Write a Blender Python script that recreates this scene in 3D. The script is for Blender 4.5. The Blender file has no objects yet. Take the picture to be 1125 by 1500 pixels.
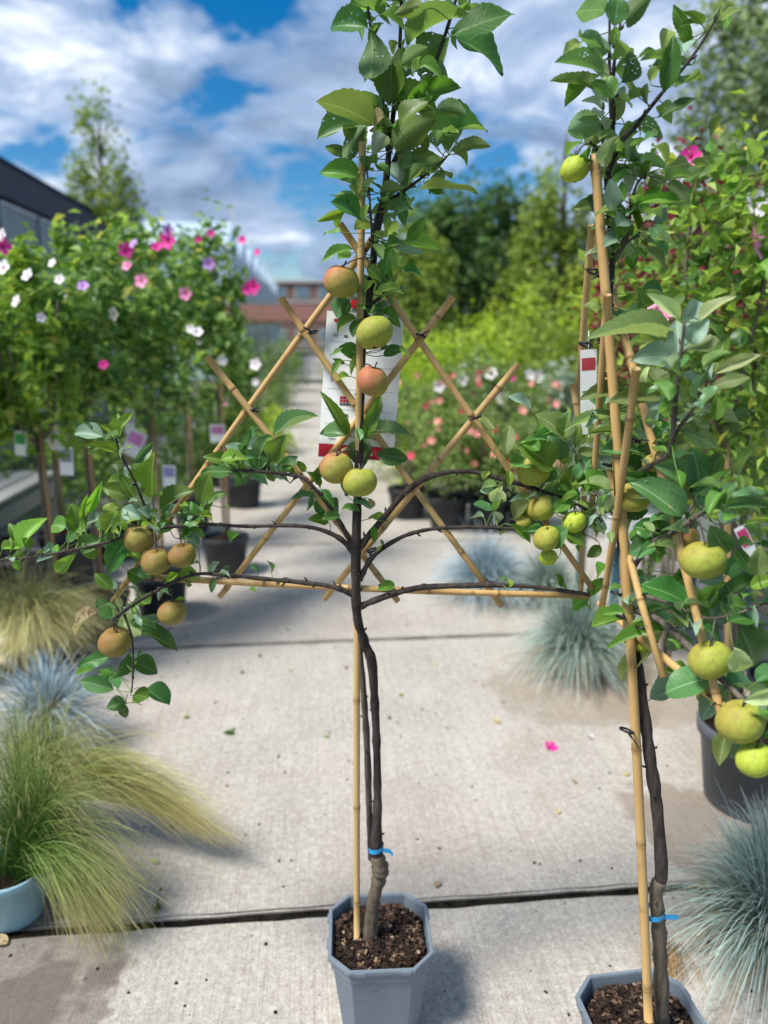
import bpy, bmesh, math, random
import numpy as np
from mathutils import Vector, Matrix, Quaternion
R = math.radians
rnd = random.Random(7)
nr = np.random.default_rng(11)
# ------------------------------------------------------------------ camera, sky, sun, exposure
H = 1.65; F = 1100.0; PITCH = math.atan(260 / 1100); CP, SP = math.cos(PITCH), math.sin(PITCH)
sc = bpy.context.scene
COL = sc.collection
cam = bpy.data.cameras.new('camera'); co = bpy.data.objects.new('camera', cam); COL.objects.link(co)
co.location = (0, 0, H); co.rotation_euler = (R(90) - PITCH, 0, 0)
cam.sensor_fit = 'VERTICAL'; cam.sensor_height = 36; cam.lens = 26.4; cam.clip_start = 0.05; cam.clip_end = 2000
cam.dof.use_dof = True; cam.dof.focus_distance = 1.45; cam.dof.aperture_fstop = 2.0
sc.camera = co
SUN_EL, SUN_AZ = R(58), R(-118)        # azimuth clockwise from +Y: high, over the viewer's left shoulder
w = bpy.data.worlds.new('World'); sc.world = w; w.use_nodes = True
nt = w.node_tree; nt.nodes.clear()
def wn(t, **k):
    n = nt.nodes.new(t)
    for a, b in k.items(): setattr(n, a, b)
    return n
def wl(a, b): nt.links.new(a, b)
def wmath(op, a, b=None):
    n = wn('ShaderNodeMath', operation=op)
    for i, v in enumerate((a, b)):
        if v is None: continue
        if isinstance(v, (int, float)): n.inputs[i].default_value = v
        else: wl(v, n.inputs[i])
    return n.outputs[0]
sky = wn('ShaderNodeTexSky', sky_type='NISHITA'); sky.sun_disc = False
sky.sun_elevation = SUN_EL; sky.sun_rotation = SUN_AZ; sky.air_density = 1.0; sky.dust_density = 0.4; sky.ozone_density = 3.0
tc = wn('ShaderNodeTexCoord'); sep = wn('ShaderNodeSeparateXYZ'); wl(tc.outputs['Generated'], sep.inputs[0])
zz = wmath('ADD', wmath('ABSOLUTE', sep.outputs[2]), 0.34)
comb = wn('ShaderNodeCombineXYZ'); wl(wmath('DIVIDE', sep.outputs[0], zz), comb.inputs[0]); wl(wmath('DIVIDE', sep.outputs[1], zz), comb.inputs[1])
comb.inputs[2].default_value = 4.3
def wnoise(scale, detail, rough, dist=0.0):
    n = wn('ShaderNodeTexNoise'); n.inputs['Scale'].default_value = scale; n.inputs['Detail'].default_value = detail
    n.inputs['Roughness'].default_value = rough; n.inputs['Distortion'].default_value = dist
    wl(comb.outputs[0], n.inputs['Vector']); return n.outputs[0]
def wramp(v, pts):
    r = wn('ShaderNodeValToRGB'); wl(v, r.inputs[0]); e = r.color_ramp.elements
    e[0].position, e[0].color = pts[0][0], pts[0][1]; e[1].position, e[1].color = pts[-1][0], pts[-1][1]
    for p, c in pts[1:-1]:
        x = e.new(p); x.color = c
    return r.outputs[0]
mask = wramp(wnoise(2.3, 9, .56, .3), [(.41, (0, 0, 0, 1)), (.46, (.7, .7, .7, 1)), (.54, (1, 1, 1, 1))])
shade = wramp(wnoise(3.1, 8, .6, .5), [(.38, (.17, .24, .37, 1)), (.54, (.34, .44, .62, 1)), (.70, (.90, .94, 1.0, 1))])
b1 = wn('ShaderNodeBackground'); b1.inputs[1].default_value = 0.075
hsv = wn('ShaderNodeHueSaturation'); hsv.inputs['Saturation'].default_value = 1.5; wl(sky.outputs[0], hsv.inputs['Color']); wl(hsv.outputs[0], b1.inputs[0])
b2 = wn('ShaderNodeBackground'); wl(shade, b2.inputs[0]); b2.inputs[1].default_value = 0.84
mx = wn('ShaderNodeMixShader'); wl(mask, mx.inputs[0]); wl(b1.outputs[0], mx.inputs[1]); wl(b2.outputs[0], mx.inputs[2])
wo = wn('ShaderNodeOutputWorld'); wl(mx.outputs[0], wo.inputs[0])
sl = bpy.data.lights.new('sun', 'SUN'); sl.energy = 3.7; sl.angle = R(16); sl.color = (1.0, .95, .88)
so = bpy.data.objects.new('sun', sl); COL.objects.link(so)
sd = Vector((math.sin(SUN_AZ) * math.cos(SUN_EL), math.cos(SUN_AZ) * math.cos(SUN_EL), math.sin(SUN_EL)))
so.rotation_euler = sd.to_track_quat('Z', 'Y').to_euler(); so.location = (-6, -6, 12)
vs = sc.view_settings; vs.view_transform = 'Standard'; vs.look = 'None'; vs.gamma = 1; vs.exposure = 0.70; vs.use_curve_mapping = False
CAM = Vector((0, 0, H))
# ------------------------------------------------------------------ measuring helpers (photo direction + real distance -> place)
def ray(px, py):
    u, v = (px - 562.5) / F, -(py - 750) / F
    return Vector((u, CP + v * SP, -SP + v * CP))
def at(px, py, Y):
    d = ray(px, py); return CAM + d * (Y / d.y)
def gnd(px, py, z=0.0):
    d = ray(px, py); return CAM + d * ((z - H) / d.z)
def zdepth(p):
    return (p - CAM).dot(Vector((0, CP, -SP)))
vp = ray(455, 490); PA = math.atan2(-vp.x, vp.y)              # the path runs PA left of the view
PF = Vector((-math.sin(PA), math.cos(PA), 0)); PR = Vector((math.cos(PA), math.sin(PA), 0))
# ------------------------------------------------------------------ materials
MATS = {}
def mat(name, build):
    if name not in MATS:
        m = bpy.data.materials.new(name); m.use_nodes = True
        t = m.node_tree; t.nodes.clear(); build(NT(t)); MATS[name] = m
    return MATS[name]
class NT:
    def __init__(s, t): s.t = t
    def n(s, typ, **k):
        n = s.t.nodes.new(typ)
        for a, b in k.items():
            if a in n.inputs if isinstance(a, str) else False: s.set(n.inputs[a], b)
            else: setattr(n, a, b)
        return n
    def set(s, sock, v):
        if hasattr(v, 'is_linked') or hasattr(v, 'links'): s.t.links.new(v, sock)
        elif isinstance(v, (tuple, list)):
            sock.default_value = tuple(v) + ((1,) if len(v) == 3 and len(sock.default_value) == 4 else ())
        else: sock.default_value = v
    def m(s, op, a, b=0.0, c=None):
        n = s.t.nodes.new('ShaderNodeMath'); n.operation = op
        s.set(n.inputs[0], a); s.set(n.inputs[1], b)
        if c is not None: s.set(n.inputs[2], c)
        return n.outputs[0]
    def co(s, which='Object'): return s.t.nodes.new('ShaderNodeTexCoord').outputs[which]
    def scale(s, v, sc3, loc=(0, 0, 0)):
        n = s.t.nodes.new('ShaderNodeMapping'); s.t.links.new(v, n.inputs[0]); n.inputs['Scale'].default_value = sc3; n.inputs['Location'].default_value = loc
        return n.outputs[0]
    def noise(s, v, sc_, det=4, rough=.55, out=0, dist=0):
        n = s.t.nodes.new('ShaderNodeTexNoise')
        if v is not None: s.t.links.new(v, n.inputs['Vector'])
        n.inputs['Scale'].default_value = sc_; n.inputs['Detail'].default_value = det; n.inputs['Roughness'].default_value = rough; n.inputs['Distortion'].default_value = dist
        return n.outputs[out]
    def ramp(s, v, pts):
        r = s.t.nodes.new('ShaderNodeValToRGB'); s.set(r.inputs[0], v); e = r.color_ramp.elements
        f = lambda c: (c, c, c, 1) if isinstance(c, (int, float)) else tuple(c) + ((1,) if len(c) == 3 else ())
        e[0].position, e[0].color = pts[0][0], f(pts[0][1]); e[1].position, e[1].color = pts[-1][0], f(pts[-1][1])
        for p, c in pts[1:-1]:
            x = e.new(p); x.color = f(c)
        return r.outputs[0]
    def mix(s, fac, a, b, blend='MIX'):
        n = s.t.nodes.new('ShaderNodeMix'); n.data_type = 'RGBA'; n.blend_type = blend
        s.set(n.inputs[0], fac); s.set(n.inputs[6], a); s.set(n.inputs[7], b); return n.outputs[2]
    def attr(s, name, out=2):
        n = s.t.nodes.new('ShaderNodeAttribute'); n.attribute_name = name; return n.outputs[out]
    def rand(s): return s.t.nodes.new('ShaderNodeObjectInfo').outputs['Random']
    def bump(s, h, st=.3, d=.01):
        n = s.t.nodes.new('ShaderNodeBump'); s.set(n.inputs['Height'], h); n.inputs['Strength'].default_value = st; n.inputs['Distance'].default_value = d; return n.outputs[0]
    def bsdf(s, col, rough=.6, normal=None, spec=.4, **k):
        p = s.t.nodes.new('ShaderNodeBsdfPrincipled'); s.set(p.inputs['Base Color'], col); s.set(p.inputs['Roughness'], rough)
        p.inputs['Specular IOR Level'].default_value = spec
        if normal is not None: s.t.links.new(normal, p.inputs['Normal'])
        for a, b in k.items(): s.set(p.inputs[a], b)
        return p.outputs[0]
    def out(s, sh):
        o = s.t.nodes.new('ShaderNodeOutputMaterial'); s.t.links.new(sh, o.inputs[0])
def plain(name, col, rough=.6, spec=.4, var=.12, sc_=40, metallic=0.0):
    def b(g):
        n = g.noise(g.co(), sc_, 5)
        c = g.mix(n, [x * (1 - var) for x in col], [min(1, x * (1 + var)) for x in col])
        g.out(g.bsdf(c, rough, g.bump(n, .15, .004), spec, Metallic=metallic))
    return mat(name, b)
def leafmat(name, top, under, rough=.42, trans=.35, holes=False, yellow=0.0, spots=None):
    def b(g):
        uv = g.co('UV'); sx = g.n('ShaderNodeSeparateXYZ'); g.t.links.new(uv, sx.inputs[0])
        u, v = sx.outputs[0], sx.outputs[1]
        av = g.m('ABSOLUTE', g.m('SUBTRACT', v, .5))
        mid = g.m('LESS_THAN', av, .022)
        st = g.m('FRACT', g.m('MULTIPLY', g.m('SUBTRACT', u, g.m('MULTIPLY', av, .55)), 8.0))
        side = g.m('LESS_THAN', g.m('ABSOLUTE', g.m('SUBTRACT', st, .5)), .055)
        vein = g.m('MAXIMUM', mid, g.m('MULTIPLY', side, .24))
        back = g.n('ShaderNodeNewGeometry').outputs['Backfacing']
        r = g.rand(); obn = g.noise(g.co(), 9, 3)
        hv = g.n('ShaderNodeHueSaturation')
        base = g.mix(back, top, under)
        base = g.mix(g.m('MULTIPLY', obn, .35), base, [min(1, c * 1.7) for c in top])
        if yellow: base = g.mix(g.ramp(g.noise(g.co(), 3.5, 3), [(.5, 0.0), (.75, yellow)]), base, (.42, .36, .06))
        if spots: base = g.mix(g.ramp(g.noise(g.co(), 6, 4, .7), [(.52, 0.0), (.62, 1.0)]), base, spots)
        base = g.mix(g.m('MULTIPLY', vein, .5), base, [min(1, c * 1.6 + .07) for c in under])
        g.set(hv.inputs['Color'], base); g.set(hv.inputs['Hue'], g.m('ADD', g.m('MULTIPLY', r, .04), .482)); g.set(hv.inputs['Value'], g.m('ADD', g.m('MULTIPLY', r, .5), .75))
        colr = hv.outputs[0]
        nm = g.bump(g.m('ADD', g.m('MULTIPLY', vein, -1.0), g.m('MULTIPLY', g.noise(g.co(), 14, 3), .25)), .25, .006)
        p = g.bsdf(colr, g.m('ADD', g.m('MULTIPLY', back, .25), rough), nm, .4)
        t = g.n('ShaderNodeBsdfTranslucent'); g.set(t.inputs[0], g.mix(.5, colr, g.mix(1.0, colr, (1.9, 2.0, .7), 'MULTIPLY')))
        ms = g.n('ShaderNodeMixShader'); ms.inputs[0].default_value = trans
        g.t.links.new(p, ms.inputs[1]); g.t.links.new(t.outputs[0], ms.inputs[2])
        if holes:
            vv = g.n('ShaderNodeTexVoronoi'); g.t.links.new(g.co(), vv.inputs['Vector']); vv.inputs['Scale'].default_value = 7
            hol = g.m('MULTIPLY', g.m('LESS_THAN', vv.outputs['Distance'], .16), g.m('GREATER_THAN', g.noise(g.co(), 2.2, 2), .5))
            tr = g.n('ShaderNodeBsdfTransparent'); m2 = g.n('ShaderNodeMixShader'); g.set(m2.inputs[0], hol)
            g.t.links.new(ms.outputs[0], m2.inputs[1]); g.t.links.new(tr.outputs[0], m2.inputs[2]); g.out(m2.outputs[0])
        else: g.out(ms.outputs[0])
    return mat(name, b)
def foliage(name, dark, light, trans=.3, extra=None):
    """leaf clouds: the point attribute 'v' (0..1 per leaf) picks the leaf's own colour"""
    def b(g):
        v = g.attr('v')
        pts = [(0.0, dark), (.75, light)] + ([(.92, light), (.97, extra)] if extra else [(1.0, light)])
        c = g.ramp(v, pts)
        p = g.bsdf(c, .5, None, .35)
        t = g.n('ShaderNodeBsdfTranslucent'); g.set(t.inputs[0], g.mix(1.0, c, (1.5, 1.6, .7), 'MULTIPLY'))
        ms = g.n('ShaderNodeMixShader'); ms.inputs[0].default_value = trans
        g.t.links.new(p, ms.inputs[1]); g.t.links.new(t.outputs[0], ms.inputs[2]); g.out(ms.outputs[0])
    return mat(name, b)
LEAF = {
    'g': leafmat('apple_leaf', (.10, .21, .028), (.20, .29, .09)),
    'd': leafmat('apple_leaf_dark', (.05, .135, .025), (.14, .22, .075), .33),
    'h': leafmat('apple_leaf_eaten', (.06, .145, .03), (.13, .215, .085), .42, .35, True),
    's': leafmat('apple_leaf_silvery', (.20, .31, .22), (.32, .42, .32), .5, .25),
    't': leafmat('apple_leaf_teal', (.085, .20, .065), (.20, .30, .16), .36, .32),
    'l': leafmat('apple_leaf_lime', (.17, .30, .035), (.28, .38, .10), .45, .4),
    'o': leafmat('apple_leaf_olive', (.16, .23, .07), (.27, .34, .16), .5, .35),
    'p': leafmat('apple_leaf_pale', (.42, .50, .24), (.50, .56, .34), .55, .35),
    'b': leafmat('apple_leaf_dry', (.45, .36, .20), (.48, .42, .28), .7, .25, spots=(.16, .07, .035)),
}
def bark_b(dark, light, sc_=60):
    def b(g):
        c = g.co(); n = g.noise(g.scale(c, (1, 1, .25)), sc_, 6, .65); n2 = g.noise(c, 240, 2)
        col = g.mix(g.ramp(n, [(.35, 0.0), (.7, 1.0)]), dark, light)
        col = g.mix(g.ramp(n2, [(.68, 0.0), (.74, .7)]), col, [min(1, x * 2.2 + .05) for x in light])
        g.out(g.bsdf(col, .75, g.bump(n, 1.0, .006), .25))
    return b
BARK = mat('apple_bark', bark_b((.022, .018, .016), (.085, .07, .058)))
BARK2 = mat('apple_bark_grey', bark_b((.07, .06, .05), (.19, .165, .135)))
ROOTB = mat('rootstock_bark', bark_b((.075, .062, .045), (.20, .165, .12)))
BARKT = mat('tree_bark', bark_b((.05, .04, .03), (.16, .13, .10), 12))
HIBARK = mat('hibiscus_bark', bark_b((.09, .075, .055), (.26, .22, .17), 50))
def bamboo_b(g):
    c = g.co(); n = g.noise(g.scale(c, (1, 1, .12)), 55, 5, .6); r = g.rand(); nd = g.attr('node')
    col = g.mix(n, (.38, .21, .065), (.64, .43, .17))
    col = g.mix(g.m('MULTIPLY', r, .45), col, (.60, .44, .20))
    col = g.mix(g.ramp(g.noise(c, 18, 5, .7), [(.60, 0.0), (.72, .5)]), col, (.16, .09, .035))
    col = g.mix(g.m('MULTIPLY', nd, .75), col, (.17, .09, .035))
    g.out(g.bsdf(col, .42, g.bump(n, .2, .002), .4))
BAMBOO = mat('bamboo', bamboo_b)
TIE = plain('black_plastic_tie', (.012, .012, .013), .4)
def concrete_b(g):
    c = g.co(); n1 = g.noise(c, 2.2, 6, .6); n2 = g.noise(c, 160, 5, .75); st = g.noise(g.scale(c, (150, 2.2, 1)), 1.0, 4, .6)
    col = g.mix(g.ramp(n1, [(.3, 0.0), (.7, 1.0)]), (.37, .345, .305), (.49, .46, .41))
    col = g.mix(g.ramp(st, [(.3, .42), (.55, 0.0)]), col, (.20, .175, .15))
    col = g.mix(g.ramp(n2, [(.34, .65), (.50, 0.0)]), col, (.13, .115, .10))
    n3 = g.noise(c, 55, 5, .8); col = g.mix(g.ramp(n3, [(.50, 0.0), (.66, .55)]), col, (.62, .59, .53)); col = g.mix(g.ramp(n3, [(.33, .5), (.45, 0.0)]), col, (.20, .18, .155))
    big = g.noise(c, .9, 5, .6, 0, .6); col = g.mix(g.ramp(big, [(.52, 0.0), (.72, .38)]), col, (.26, .20, .165))
    red = g.noise(c, 1.7, 4, .6); col = g.mix(g.ramp(red, [(.60, 0.0), (.75, .30)]), col, (.32, .20, .17))
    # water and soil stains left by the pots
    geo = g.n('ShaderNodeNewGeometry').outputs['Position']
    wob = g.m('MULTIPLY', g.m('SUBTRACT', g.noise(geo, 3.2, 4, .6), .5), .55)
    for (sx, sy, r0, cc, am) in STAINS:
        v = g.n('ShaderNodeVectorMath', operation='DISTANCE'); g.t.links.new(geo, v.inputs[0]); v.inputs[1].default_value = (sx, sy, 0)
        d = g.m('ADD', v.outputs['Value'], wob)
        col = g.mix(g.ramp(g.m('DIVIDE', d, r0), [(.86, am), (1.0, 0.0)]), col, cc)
    ht = g.m('ADD', g.m('MULTIPLY', st, .8), g.m('MULTIPLY', n2, .6))
    g.out(g.bsdf(col, .85, g.bump(ht, .55, .004), .2))
SOIL = mat('potting_soil', lambda g: g.out(g.bsdf(g.ramp(g.noise(g.co(), 90, 6, .7), [(.3, (.006, .004, .003)), (.55, (.028, .017, .011)), (.8, (.09, .055, .035))]), .9, g.bump(g.noise(g.co(), 70, 5, .7), 1.0, .012), .15)))
def pot_b(col):
    def b(g):
        n = g.noise(g.co(), 7, 5, .65); sp = g.noise(g.co(), 75, 3, .6)
        c = g.mix(n, [x * .8 for x in col], [x * 1.2 for x in col])
        c = g.mix(g.ramp(sp, [(.68, 0.0), (.73, .8)]), c, (.035, .028, .022))
        c = g.mix(g.ramp(g.noise(g.scale(g.co(), (1, 1, .3)), 11, 4), [(.55, 0.0), (.8, .35)]), c, [min(1, x * 1.5 + .05) for x in col])
        g.out(g.bsdf(c, .5, g.bump(n, .1, .004), .4))
    return b
POTG = mat('grey_pot_plastic', pot_b((.155, .19, .225)))
POTB = mat('pale_blue_pot_plastic', pot_b((.30, .50, .58)))
POTR = mat('round_grey_pot_plastic', pot_b((.085, .10, .115)))
POTK = mat('black_pot_plastic', pot_b((.022, .027, .034)))
# ------------------------------------------------------------------ object helpers
def mesh(name, V, Fc, mats, smooth=True, attrs=None, uv=None):
    me = bpy.data.meshes.new(name); me.from_pydata([tuple(v) for v in V], [], Fc)
    for m in (mats if isinstance(mats, (list, tuple)) else [mats]): me.materials.append(m)
    if smooth: me.polygons.foreach_set('use_smooth', [True] * len(me.polygons))
    for k, vals in (attrs or {}).items():
        a = me.attributes.new(k, 'FLOAT', 'POINT'); a.data.foreach_set('value', np.asarray(vals, dtype=np.float32))
    if uv is not None:
        l = me.uv_layers.new(name='UVMap'); idx = np.zeros(len(me.loops), dtype=np.int32); me.loops.foreach_get('vertex_index', idx)
        l.data.foreach_set('uv', np.asarray(uv, dtype=np.float32)[idx].ravel())
    me.update(); return me
def obj(name, me, parent=None, loc=None, label=None, cat=None, group=None, kind=None, rotz=0):
    o = bpy.data.objects.new(name, me); COL.objects.link(o)
    if parent is not None: o.parent = parent
    if loc is not None: o.location = loc
    if rotz: o.rotation_euler = (0, 0, rotz)
    for k, v in (('label', label), ('category', cat), ('group', group), ('kind', kind)):
        if v: o[k] = v
    return o
def thing(name, loc, label, cat, group=None, rotz=0):
    return obj(name, None, None, loc, label, cat, group, None, rotz)
def tube_data(P, rad, n=8, caps=True):
    P = [Vector(p) for p in P]; V, Fc = [], []
    ref = Vector((0, 1, 0)) if abs((P[-1] - P[0]).normalized().y) < .9 else Vector((1, 0, 0))
    for i, p in enumerate(P):
        t = (P[min(i + 1, len(P) - 1)] - P[max(i - 1, 0)]).normalized()
        a = (ref - t * ref.dot(t)).normalized(); b = t.cross(a)
        for k in range(n):
            an = 2 * math.pi * k / n; V.append(p + (a * math.cos(an) + b * math.sin(an)) * rad[i])
    for i in range(len(P) - 1):
        for k in range(n):
            k2 = (k + 1) % n; Fc.append((i * n + k, i * n + k2, (i + 1) * n + k2, (i + 1) * n + k))
    if caps:
        Fc.append(tuple(range(n - 1, -1, -1))); Fc.append(tuple(range((len(P) - 1) * n, len(P) * n)))
    return V, Fc
def spline(P, R_, sub=5):
    """Catmull-Rom through points with radii"""
    P = [Vector(p) for p in P]; out, rr = [], []
    for i in range(len(P) - 1):
        p0, p1, p2, p3 = P[max(i - 1, 0)], P[i], P[i + 1], P[min(i + 2, len(P) - 1)]
        for s in range(sub):
            t = s / sub
            out.append(.5 * ((2 * p1) + (p2 - p0) * t + (2 * p0 - 5 * p1 + 4 * p2 - p3) * t * t + (3 * p1 - p0 - 3 * p2 + p3) * t ** 3))
            rr.append(R_[i] * (1 - t) + R_[i + 1] * t)
    out.append(P[-1]); rr.append(R_[-1]); return out, rr
def join(parts):
    V, Fc = [], []
    for v, f in parts:
        o = len(V); V += list(v); Fc += [tuple(i + o for i in q) for q in f]
    return V, Fc
def box_data(c, s, rz=0):
    cx, cy, cz = c; a, b, d = s[0] / 2, s[1] / 2, s[2] / 2; ca, sa = math.cos(rz), math.sin(rz)
    V = [(cx + x * ca - y * sa, cy + x * sa + y * ca, cz + z) for z in (-d, d) for x, y in ((-a, -b), (a, -b), (a, b), (-a, b))]
    return V, [(3, 2, 1, 0), (4, 5, 6, 7), (0, 1, 5, 4), (1, 2, 6, 5), (2, 3, 7, 6), (3, 0, 4, 7)]
def box(name, c, s, m, parent=None, rz=0, **k):
    V, Fc = box_data((0, 0, 0), s); return obj(name, mesh(name, V, Fc, m, False), parent, c, rotz=rz, **k)
def lathe_data(prof, n=28):
    V, Fc = [], []
    for r, z in prof:
        for k in range(n): a = 2 * math.pi * k / n; V.append((r * math.cos(a), r * math.sin(a), z))
    for i in range(len(prof) - 1):
        for k in range(n):
            k2 = (k + 1) % n; Fc.append((i * n + k, i * n + k2, (i + 1) * n + k2, (i + 1) * n + k))
    Fc.append(tuple(range(n - 1, -1, -1))); return V, Fc
def cloud_data(C, N, L, W=.55, fold=.25):
    """leaves at C (n,3) facing N with lengths L: folded diamonds, two triangles each"""
    n = len(C); N = N / np.linalg.norm(N, axis=1, keepdims=True)
    A = nr.normal(size=(n, 3)); A -= N * (A * N).sum(1, keepdims=True); A /= np.linalg.norm(A, axis=1, keepdims=True)
    B = np.cross(N, A); L = np.asarray(L).reshape(-1, 1)
    b = C - A * L * .5; t = C + A * L * .5 - N * L * .12
    l = C + B * L * W * .5 + N * L * fold * .5 - A * L * .06; r = C - B * L * W * .5 + N * L * fold * .5 - A * L * .06
    V = np.stack([b, r, t, l], 1).reshape(-1, 3)
    i = np.arange(n) * 4
    Fc = np.concatenate([np.stack([i, i + 1, i + 2], 1), np.stack([i, i + 2, i + 3], 1)])
    v = np.repeat(nr.random(n), 4)
    return V, Fc.tolist(), v
def crown_pts(n, rx, ry, z0, z1, clumps=40, spread=.22, shape='oval', seed=0):
    g = np.random.default_rng(seed); cs = []
    while len(cs) < clumps:
        p = g.uniform(-1, 1, 3); h = (p[2] + 1) / 2
        if shape == 'cone': lim = (1 - h) ** .8 * .98 + .02
        elif shape == 'column': lim = .8 * (1 - max(0, h - .7) * 2.2) if h > .06 else .5
        elif shape == 'bush': lim = math.sqrt(max(0, 1 - (h * 1.0) ** 3))
        else: lim = math.sqrt(max(0, 1 - p[2] ** 2))
        rr = math.hypot(p[0], p[1])
        if rr <= lim and (rr > lim * .45 or g.random() < .35): cs.append(p)
    cs = np.array(cs); k = g.integers(0, clumps, n); sz = g.uniform(.5, 1.3, clumps)[k][:, None]
    P = cs[k] + g.normal(size=(n, 3)) * spread * sz
    out = np.empty_like(P); out[:, 0] = P[:, 0] * rx; out[:, 1] = P[:, 1] * ry; out[:, 2] = z0 + (P[:, 2] + 1) / 2 * (z1 - z0)
    nm = g.normal(size=(n, 3)) * .7 + np.stack([P[:, 0], P[:, 1], np.abs(P[:, 2]) + .5], 1)
    return out, nm
def leaf_cloud(name, parent, m, n, L, kind='stuff', **k):
    C, N = crown_pts(n, **k); V, Fc, v = cloud_data(C, N, np.random.default_rng(n).uniform(.6, 1.25, n) * L)
    return obj(name, mesh(name, V, Fc, m, False, {'v': v}), parent, kind=kind)
# ------------------------------------------------------------------ ground and path
STAINS = []
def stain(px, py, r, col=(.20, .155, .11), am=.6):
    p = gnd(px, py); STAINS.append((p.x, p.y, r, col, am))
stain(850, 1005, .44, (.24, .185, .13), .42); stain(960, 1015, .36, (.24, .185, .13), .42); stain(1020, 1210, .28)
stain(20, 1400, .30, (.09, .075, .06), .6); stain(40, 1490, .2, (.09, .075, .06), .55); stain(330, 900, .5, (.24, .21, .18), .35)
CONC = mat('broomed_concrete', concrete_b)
GROUND = mat('nursery_ground', lambda g: g.out(g.bsdf(g.mix(g.noise(g.co(), 3, 6, .65), (.05, .045, .04), (.16, .145, .125)), .95, g.bump(g.noise(g.co(), 30, 5), .6, .02), .1)))
obj('ground', mesh('ground', [(-600, -60, -.07), (600, -60, -.07), (600, 1200, -.07), (-600, 1200, -.07)], [(0, 1, 2, 3)], GROUND, False), kind='structure')
J0 = gnd(620, 1324); j0 = J0.dot(PF); lat0 = 0.0
path = obj('path', mesh('path', [(-2.7, -3, -.013), (2.7, -3, -.013), (2.7, 62, -.013), (-2.7, 62, -.013)], [(0, 1, 2, 3)],
      mat('joint_dirt', lambda g: g.out(g.bsdf(g.ramp(g.noise(g.co(), 40, 6, .7), [(.4, (.004, .004, .003)), (.75, (.03, .025, .018))]), .95, g.bump(g.noise(g.co(), 60, 4), 1, .01), .1))), False), kind='structure', rotz=PA)
def slab_mesh(w_, l_, seed):
    g = random.Random(seed); n = 60
    bm = bmesh.new(); bmesh.ops.create_cube(bm, size=1)
    bmesh.ops.scale(bm, vec=(w_, l_, .06), verts=bm.verts)
    bmesh.ops.bevel(bm, geom=[e for e in bm.edges if abs(e.verts[0].co.z - e.verts[1].co.z) < .01 and e.verts[0].co.z > 0], offset=.007, segments=2, affect='EDGES')
    long_ = [e for e in bm.edges if abs(e.verts[0].co.x - e.verts[1].co.x) > w_ * .8]
    bmesh.ops.subdivide_edges(bm, edges=long_, cuts=n)
    for v in bm.verts:
        if abs(v.co.x) < w_ * .49 and abs(v.co.y) > l_ * .49: v.co.y += (g.random() - .5) * .008
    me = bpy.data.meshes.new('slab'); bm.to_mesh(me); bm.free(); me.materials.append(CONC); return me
SL = 2.0
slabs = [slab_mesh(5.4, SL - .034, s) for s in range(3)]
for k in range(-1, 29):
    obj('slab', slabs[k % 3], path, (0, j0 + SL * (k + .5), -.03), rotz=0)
# ------------------------------------------------------------------ generic pots
def round_pot(px=None, py=None, r=.16, h=.26, m=POTK, label='', name='plant_pot', P=None, soil=True, group=None):
    p = P if P is not None else gnd(px, py)
    t = thing(name, (p.x, p.y, 0), label, 'pot', group)
    V, Fc = lathe_data([(r * .74, .001), (r * .77, .01), (r * .93, h * .84), (r * .99, h * .845), (r * 1.0, h * .985), (r * .985, h), (r * .94, h), (r * .925, h * .95), (r * .86, h * .55)])
    obj('wall', mesh('wall', V, Fc, m), t)
    if soil:
        sv, sf = lathe_data([(r * .90, h * .86), (r * .55, h * .885), (r * .2, h * .90), (.001, h * .90)], 20)
        s = obj('soil', mesh('soil', sv, sf, SOIL), t)
    return t
CHIP = mat('bark_chips', lambda g: g.out(g.bsdf(g.ramp(g.attr('v'), [(0, (.008, .005, .004)), (.6, (.03, .019, .013)), (.85, (.085, .05, .033)), (.96, (.20, .13, .08)), (1.0, (.38, .29, .19))]), .85, None, .2)))
def chips(parent, n, half, z, seed, sz=.010):
    g = np.random.default_rng(seed); parts = []; vv = []
    for i in range(n):
        while True:
            x, y = g.uniform(-half, half, 2)
            if abs(x) + abs(y) < half * 1.5: break
        a, b, c = g.uniform(.4, 1.4) * sz, g.uniform(.25, .7) * sz, g.uniform(.1, .3) * sz
        M = Matrix.Translation((x, y, z + g.uniform(-.002, .006))) @ Quaternion(Vector(g.normal(size=3)), g.uniform(-.6, .6)).to_matrix().to_4x4() @ Matrix.Rotation(g.uniform(0, 6.3), 4, 'Z')
        V, Fc = box_data((0, 0, 0), (2 * a, 2 * b, 2 * c)); parts.append(([M @ Vector(v) for v in V], Fc)); vv += [g.random()] * 8
    V, Fc = join(parts); obj('bark_chips', mesh('bark_chips', V, Fc, CHIP, False, {'v': vv}), parent, kind='stuff')
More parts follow.
